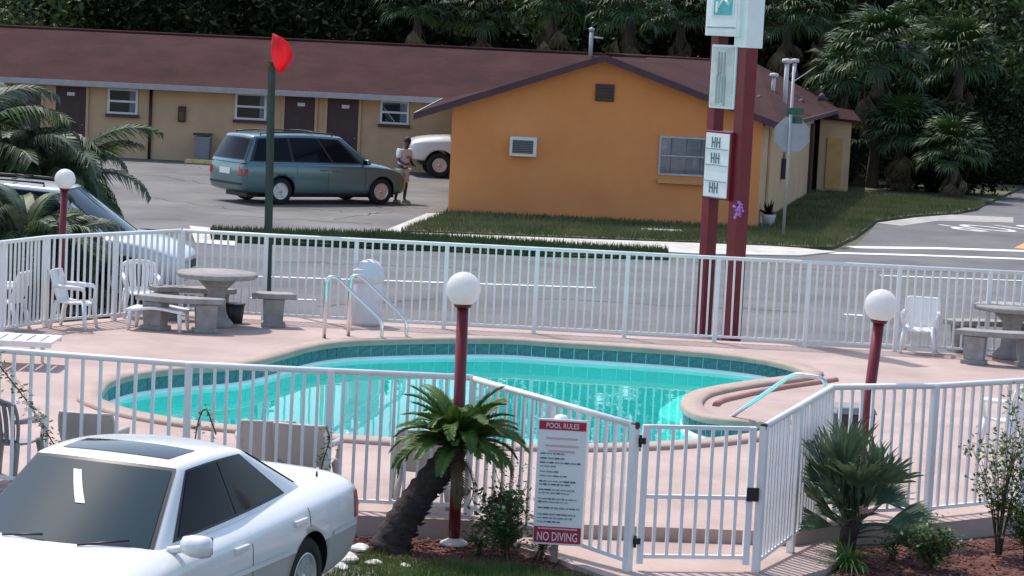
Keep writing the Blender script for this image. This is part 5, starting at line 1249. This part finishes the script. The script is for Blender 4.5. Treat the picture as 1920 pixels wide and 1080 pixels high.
# ---- leafy shrubs
def shrub(name, label, base, size, nl, leaf, material, stems=7, group=None, blossoms=None, open_=0.0, seed=1, cat='shrub'):
    rnd = random.Random(seed); o = empty(name, base, 0, label, cat, group); m = MB(); lv = MB(); tips = []
    rx, ry, rz = size
    for k in range(stems):
        az = rnd.uniform(0, 2*PI); rr_ = rnd.uniform(.15, 1.0); tip = Vector((math.cos(az)*rr_*rx, math.sin(az)*rr_*ry, rz*rnd.uniform(.55, 1.08)))
        mid = Vector((tip.x*.4, tip.y*.4, tip.z*.6)); P = [Vector((rnd.gauss(0, .02), rnd.gauss(0, .02), 0)), mid*.5+Vector((0, 0, .02)), mid, tip]
        P = resample(P, max(.04, rz/9), False); m.tube(P, [max(.0025, .009*(1-i/len(P))) for i in range(len(P))], 4); tips.append(P)
        for j in range(rnd.randint(2, 4)):
            i = rnd.randrange(len(P)//3, len(P)); q = P[i]; e = q+Vector((rnd.gauss(0, rx*.28), rnd.gauss(0, ry*.28), abs(rnd.gauss(0, rz*.16)))); m.tube([q, (q+e)/2+Vector((0, 0, .02)), e], [.004, .003, .002], 3); tips.append([q, (q+e)/2, e])
    m.build('stems', 'twig', o)
    for k in range(nl):
        P = rnd.choice(tips); t = rnd.uniform(.25 if open_ < .5 else .45, 1)*(len(P)-1); i = min(len(P)-2, int(t)); c = P[i].lerp(P[i+1], t-i)+Vector((rnd.gauss(0, leaf*.8), rnd.gauss(0, leaf*.8), rnd.gauss(0, leaf*.7)))
        a = rnd.uniform(0, 2*PI); e = rnd.uniform(-.6, .9); dd = Vector((math.cos(a)*math.cos(e), math.sin(a)*math.cos(e), math.sin(e))); s_ = dd.cross(Vector((rnd.gauss(0, .4), rnd.gauss(0, .4), 1))).normalized()*leaf*.27; l = leaf*rnd.uniform(.6, 1.2)
        lv.add([c, c+dd*l*.45+s_, c+dd*l, c+dd*l*.45-s_], [(0, 1, 2, 3)])
    lv.build('leaves', material, o, fix=False)
    if blossoms:
        bm = MB()
        for k in range(blossoms[0]):
            P = rnd.choice(tips); c = P[-1]+Vector((rnd.gauss(0, leaf*1.2), rnd.gauss(0, leaf), rnd.gauss(0, leaf)))
            for j in range(5):
                a = j*2*PI/5+k; bm.add([c, c+Vector((math.cos(a-.45)*.6, -.2, math.sin(a-.45)*.6))*blossoms[2], c+Vector((math.cos(a), -.1, math.sin(a)))*blossoms[2], c+Vector((math.cos(a+.45)*.6, -.2, math.sin(a+.45)*.6))*blossoms[2]], [(0, 1, 2, 3)])
        bm.build('blossom', blossoms[1], o, fix=False)
    return o
q = G(950, 1052, GZ); shrub('flowering_shrub', 'leafy flowering shrub left of the rules board', (q.x, q.y, GZ), (.33, .22, .56), 1500, .058, 'bush_leaf', 20, 'shrubs in the flower beds', (16, 'petal_white', .02), seed=3)
q = G(1015, 1050, GZ); shrub('flowering_shrub', 'thin pale stemmed shrub at the foot of the rules board', (q.x, q.y, GZ), (.17, .14, .38), 320, .05, 'bush_pale', 9, 'shrubs in the flower beds', (18, 'petal_white', .02), seed=4)
q = G(958, 1020, GZ); shrub('flowering_shrub', 'tall sparse stems rising beside the rules board', (q.x, q.y, GZ), (.20, .12, .62), 130, .035, 'bush_leaf', 6, 'shrubs in the flower beds', (10, 'petal_white', .018), open_=1, seed=14)
q = G(1745, 1068, GZ); shrub('flowering_shrub', 'low green shrub on the red mulch below the right fence', (q.x, q.y, GZ), (.34, .2, .34), 1000, .055, 'bush_leaf', 12, 'shrubs in the flower beds', seed=5)
q = G(1870, 1040, GZ); shrub('flowering_shrub', 'tall leggy shrub at the right edge before the fence', (q.x, q.y, GZ), (.36, .25, 1.12), 1150, .058, 'bush_leaf', 16, 'shrubs in the flower beds', (8, 'petal_pink', .02), open_=.6, seed=6)
q = G(1925, 1050, GZ); shrub('flowering_shrub', 'dense dark shrub cut by the right edge', (q.x, q.y, GZ), (.28, .22, .55), 900, .055, 'bush_leaf', 10, 'shrubs in the flower beds', (6, 'petal_pink', .02), seed=16)
q = G(900, 1038, GZ); shrub('ground_plant', 'small low plant at the foot of the central lamp post', (q.x, q.y, GZ), (.16, .12, .18), 200, .04, 'bush_leaf', 8, seed=8, cat='plant')
q = G(1672, 1050, GZ); shrub('ground_plant', 'small leafy plant right of the spiky palm foot', (q.x, q.y, GZ), (.16, .14, .22), 200, .045, 'bush_leaf', 7, seed=9, cat='plant')
# arching vine at the left fence and behind the sedan
def vine(label, px, Y, nl, leaf, material, seed, flowers=0):
    rnd = random.Random(seed); P = resample([D(u, v, Y) for u, v in px], .05, False); o = empty('flowering_vine', (P[0].x, P[0].y, P[0].z), 0, label, 'vine', 'vines trained along the near fence')
    MB().tube(P, [.006]*len(P), 4).build('stem', 'twig', o, True); lv = MB(); bm = MB()
    for k in range(nl):
        c = rnd.choice(P)+Vector((rnd.gauss(0, leaf*.6), rnd.gauss(0, leaf*.5), rnd.gauss(0, leaf*.6))); a = rnd.uniform(0, 2*PI); e = rnd.uniform(-.8, .6); dd = Vector((math.cos(a)*math.cos(e), math.sin(a)*math.cos(e), math.sin(e))); s_ = dd.cross(Vector((0, .6, 1))).normalized()*leaf*.3; l = leaf*rnd.uniform(.7, 1.3)
        lv.add([c, c+dd*l*.45+s_, c+dd*l, c+dd*l*.45-s_], [(0, 1, 2, 3)])
    lv.build('leaves', material, o, True, fix=False)
    if flowers:
        for k in range(flowers):
            c = rnd.choice(P)+Vector((rnd.gauss(0, .04), -.02, rnd.gauss(0, .04)))
            for j in range(5):
                a = j*2*PI/5+k; r = .025; bm.add([c, c+Vector((math.cos(a-.45)*.6, -.2, math.sin(a-.45)*.6))*r, c+Vector((math.cos(a), -.1, math.sin(a)))*r, c+Vector((math.cos(a+.45)*.6, -.2, math.sin(a+.45)*.6))*r], [(0, 1, 2, 3)])
        bm.build('blossom', 'petal_white', o, True, fix=False)
vine('yellowing vine arching over the near fence at the left edge', [(-20, 660), (10, 700), (45, 745), (75, 790), (105, 840)], 20.6, 150, .055, 'vine_leaf', 3, 26)
vine('short green vine sprig above the roof of the white sedan', [(365, 830), (372, 790), (385, 765), (398, 795), (405, 815)], 20.6, 36, .05, 'vine_leaf', 5, 0)
vine('leafy vine sprig in front of the chair backs by the sedan boot', [(600, 900), (604, 870), (612, 845), (618, 820), (610, 800)], 20.6, 60, .05, 'bush_leaf', 6, 10)
# ---- big arching clump behind the left fence
cb = Vector((-8.3, 40.4, GZ))
cl = empty('feather_palm', cb, 0, scale=.86, label= 'big arching feather palm clump behind the silver minivan', cat='palm')
BF = [pinnate(2.3, 60, .62, .85+.15*k, 0.9, .12, .034, 20+k, 'palm_leaf_grey' if k % 2 else 'palm_leaf', .1, .35) for k in range(5)]
for k in range(90):
    az = k*2.399963; el = .35-1.15*((k % 9)/8); hgt = random.uniform(.5, 1.9); rr_ = random.uniform(0, .5)
    o = mesh_obj('frond', BF[k % 5], cl, None, (math.cos(az)*rr_*1.5, math.sin(az)*rr_, hgt), None, random.uniform(.75, 1.05)); o.rotation_euler = RM(az, el, random.uniform(-.4, .4)).to_euler()
for k in range(5):
    a = k*1.3; MB().tube([(math.cos(a)*.3, math.sin(a)*.3, 0), (math.cos(a)*.4, math.sin(a)*.4, 1.9)], [.09, .07], 8).build('trunk', 'bark', cl)
cb2 = Vector((-9.7, 40.6, GZ)); c2 = copy_tree(cl); c2.location = cb2; c2.rotation_euler = (0, 0, 1.9); c2.scale = (1.1,)*3; c2['label'] = 'tall feather palm clump at the left edge behind the fence'
c3 = copy_tree(cl); c3.location = (-7.35, 36.15, GZ); c3.rotation_euler = (0, 0, 4.1); c3.scale = (.62,)*3; c3['label'] = 'smaller feather palm before the rear of the silver minivan'
# ---- cabbage palms
LG = [fan(.9, .95, 22, 2.6, .55, .25, 30+k, 'palm_leaf', .07, .3) for k in range(3)]
LD = [fan(.7, .85, 16, 1.6, .9, .0, 40+k, 'palm_dead', .06, .1) for k in range(2)]
def palm_meshes(seed):
    rnd = random.Random(seed); G_ = []; D_ = []
    for k in range(40):
        az = k*2.399963+rnd.uniform(-.2, .2); el = 1.25-1.75*(k/39); G_.append((LG[k % 3], RM(az, el, rnd.uniform(-.3, .3), (0, 0, rnd.uniform(-.15, .15)), rnd.uniform(.85, 1.1))))
    for k in range(16):
        az = rnd.uniform(0, 2*PI); D_.append((LD[k % 2], RM(az, rnd.uniform(-1.45, -.9), rnd.uniform(-.3, .3), (0, 0, -.25+rnd.uniform(-.5, .05)), rnd.uniform(.8, 1.1))))
    g_ = join_meshes(G_, 'crown'); g_.materials.append(MATS['palm_leaf']); d_ = join_meshes(D_, 'dead_skirt'); d_.materials.append(MATS['palm_dead']); return g_, d_
PMV = [palm_meshes(50+k) for k in range(4)]
TRK = MB().tube([(0, 0, 0), (.03, 0, .3), (-.02, .02, .7), (0, 0, 1.0)], [.19, .16, .155, .17], 10).mesh('trunk'); TRK.materials.append(MATS['bark'])
npm = 0
def cab_palm(label, u, v, Y, s=1.0):
    global npm
    c = D(u, v, Y); h = c.z-GZ
    o = empty('cabbage_palm', (c.x, Y, GZ), random.uniform(0, 6.28), label, 'palm', 'cabbage palms in the wood behind the motel')
    g_, d_ = PMV[npm % 4]; npm += 1
    mesh_obj('trunk', TRK, o, None, (0, 0, 0), None, (s, s, max(.5, h-.2)))
    mesh_obj('crown', g_, o, None, (0, 0, h), None, s); mesh_obj('dead_skirt', d_, o, None, (0, 0, h), None, s); return o
for args in (('cabbage palm left of the roof mast with hanging grey skirt', 785, 22, 92, 1.0), ('cabbage palm above the middle of the motel ridge', 905, 30, 93, 1.05), ('cabbage palm right behind the roof mast', 1035, 12, 91, 1.0),
  ('cabbage palm just left of the logo board', 1180, 22, 90, 1.1), ('cabbage palm touching the left edge of the logo board', 1278, 34, 93, 1.0), ('cabbage palm right of the white post cover', 1478, 38, 90, 1.0),
  ('large cabbage palm with drooping brown skirt right of the motel roof', 1650, 108, 80, 1.15), ('low cabbage palm overhanging the right eave of the motel', 1585, 150, 84, .95), ('cabbage palm in the dark corner behind the vent pipes', 1545, 40, 94, 1.0),
  ('cabbage palm above the bend of the side street', 1800, 120, 86, 1.05), ('tall cabbage palm at the upper right', 1745, 20, 92, 1.05), ('young cabbage palm low beside the side street', 1790, 290, 76, .8), ('young cabbage palm at the foot of the dark thicket', 1690, 255, 79, .9),
  ('cabbage palm at the right edge of the wood', 1895, 70, 95, 1.1), ('small cabbage palm right of the cream store', 1605, 290, 82, .8)): cab_palm(*args)
# ---- broadleaf trees: leaf-sized faces in clumps
def leaf_cloud(seed, nl, rx, ry, rz, leaf, clumps=36):
    r = np.random.RandomState(seed); cc = r.normal(size=(clumps, 3)); cc /= np.linalg.norm(cc, axis=1)[:, None]; cc *= (r.uniform(.25, 1, (clumps, 1))**.5)
    k = r.randint(0, clumps, nl); P = cc[k]+r.normal(size=(nl, 3))*.17; P *= np.array([rx, ry, rz])
    a = r.normal(size=(nl, 3)); a /= np.linalg.norm(a, axis=1)[:, None]; b = r.normal(size=(nl, 3)); b -= a*(a*b).sum(1)[:, None]; b /= np.linalg.norm(b, axis=1)[:, None]
    l = leaf*r.uniform(.6, 1.3, (nl, 1)); V = np.stack([P-a*l, P+b*l*.42, P+a*l, P-b*l*.42], 1).reshape(-1, 3)
    Fq = np.arange(nl*4).reshape(-1, 4); me = bpy.data.meshes.new('crown'); me.from_pydata(V.tolist(), [], Fq.tolist()); return me
OKM = []
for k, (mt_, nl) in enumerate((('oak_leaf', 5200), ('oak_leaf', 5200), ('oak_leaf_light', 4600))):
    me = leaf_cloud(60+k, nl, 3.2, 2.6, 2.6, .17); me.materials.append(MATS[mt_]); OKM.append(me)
def tree(label, u, v, Y, s=1.0, kind=0, sz=1.0):
    c = D(u, v, Y); h = max(1.5, c.z-GZ)
    o = empty('oak_tree', (c.x, Y, GZ), random.uniform(0, 6.28), label, 'tree', 'broadleaf trees in the wood behind the motel'); m = MB()
    m.tube([(0, 0, 0), (.1, 0, h*.35), (-.05, .1, h*.7), (.05, 0, h*1.05)], [.26*s, .2*s, .14*s, .05*s], 8)
    for k in range(6):
        a = k*1.05+random.uniform(-.3, .3); z0_ = h*random.uniform(.35, .75); e = Vector((math.cos(a)*2.0*s, math.sin(a)*1.7*s, z0_+random.uniform(.6, 1.8)*s)); m.tube([(0, .05, z0_), (e.x*.5, e.y*.5, z0_+.5*(e.z-z0_)+.1), tuple(e)], [.09*s, .06*s, .02*s], 5)
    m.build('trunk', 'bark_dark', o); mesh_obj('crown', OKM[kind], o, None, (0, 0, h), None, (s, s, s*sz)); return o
for args in (('broadleaf tree with lighter leaves above the left end of the roof', 60, 10, 96, 1.0, 2), ('dark broadleaf tree above the second motel door', 190, 30, 99, 1.1, 0), ('dark broadleaf tree above the motel windows on the left', 330, 20, 97, 1.15, 1), ('dark broadleaf tree left of the red flag', 450, 30, 100, 1.1, 0),
  ('dark broadleaf tree right of the red flag', 590, 22, 98, 1.15, 1), ('dark broadleaf tree above the middle motel doors', 700, 26, 101, 1.1, 0), ('dark broadleaf tree between two palms above the ridge', 850, 50, 101, 1.1, 1), ('dark broadleaf tree behind the roof mast', 980, 36, 101, 1.1, 0),
  ('light leaved tree over the gable ridge', 1100, 5, 98, 1.0, 2), ('dark broadleaf tree behind the gable apex', 1130, 70, 101, 1.1, 1), ('dark broadleaf tree left of the sign top', 1260, 60, 100, 1.1, 0), ('dark broadleaf tree behind the logo board', 1400, 40, 100, 1.15, 1), ('dark broadleaf tree over the vent pipes', 1500, 70, 98, 1.1, 0),
  ('dense dark thicket tree beside the cream store', 1640, 230, 88, .95, 0), ('dense dark thicket tree in the middle of the right wood', 1730, 190, 88, 1.0, 1), ('dense thicket tree above the grass corner', 1745, 330, 80, .62, 0), ('bushy tree beside the bend of the side street', 1815, 320, 79, .6, 1),
  ('light leaved tree high at the upper right', 1860, 60, 90, .95, 2), ('grey green tree over the side street', 1880, 190, 92, 1.0, 2), ('dark tree behind the upper right palms', 1640, 40, 99, 1.15, 1), ('dark tree behind the right trunks', 1780, 60, 99, 1.15, 0), ('dark tree at the right frame edge', 1930, 130, 101, 1.2, 1), ('dark low tree at the end of the side street', 1905, 265, 100, .9, 0), ('small dark tree at the right rim of the thicket', 1860, 285, 88, .7, 1)): tree(*args)
# bare pale trunks
for u, v0, v1, lb in ((1743, -40, 85, 'left bare pale palm trunk at the upper right'), (1825, -40, 75, 'right bare pale palm trunk at the upper right')):
    a = D(u, v1, 93.5); t_ = D(u+3, v0, 93.5); o = empty('bare_trunk', (a.x, 93.5, GZ), 0, lb, 'trunk', 'bare trunks at the upper right'); MB().tube([(0, 0, 0), (.05, 0, 3), (t_.x-a.x, 0, t_.z-GZ+2)], [.15, .13, .11], 8).build('trunk', 'bark', o)
    g_, d_ = PMV[npm % 4]; npm += 1; mesh_obj('crown', g_, o, None, (t_.x-a.x, 0, t_.z-GZ+2), None, .8)
# the wood beyond, one mass
r = np.random.RandomState(5); nl = 46000
P = np.stack([r.uniform(-60, 62, nl), r.uniform(104, 116, nl), r.uniform(0, 1, nl)], 1); top = 12+2.5*np.sin(P[:, 0]*.33)+1.5*np.sin(P[:, 0]*.9+1); P[:, 2] = GZ+P[:, 2]*top; P[:, 0] += .8*np.sin(P[:, 2]*2.1+P[:, 1]); P[:, 1] += 1.2*np.sin(P[:, 0]*1.1+P[:, 2])
a = r.normal(size=(nl, 3)); a /= np.linalg.norm(a, axis=1)[:, None]; b = r.normal(size=(nl, 3)); b -= a*(a*b).sum(1)[:, None]; b /= np.linalg.norm(b, axis=1)[:, None]; l = .42*r.uniform(.6, 1.3, (nl, 1))
V = np.stack([P-a*l, P+b*l*.5, P+a*l, P-b*l*.5], 1).reshape(-1, 3); me = bpy.data.meshes.new('far_wood'); me.from_pydata(V.tolist(), [], np.arange(nl*4).reshape(-1, 4).tolist())
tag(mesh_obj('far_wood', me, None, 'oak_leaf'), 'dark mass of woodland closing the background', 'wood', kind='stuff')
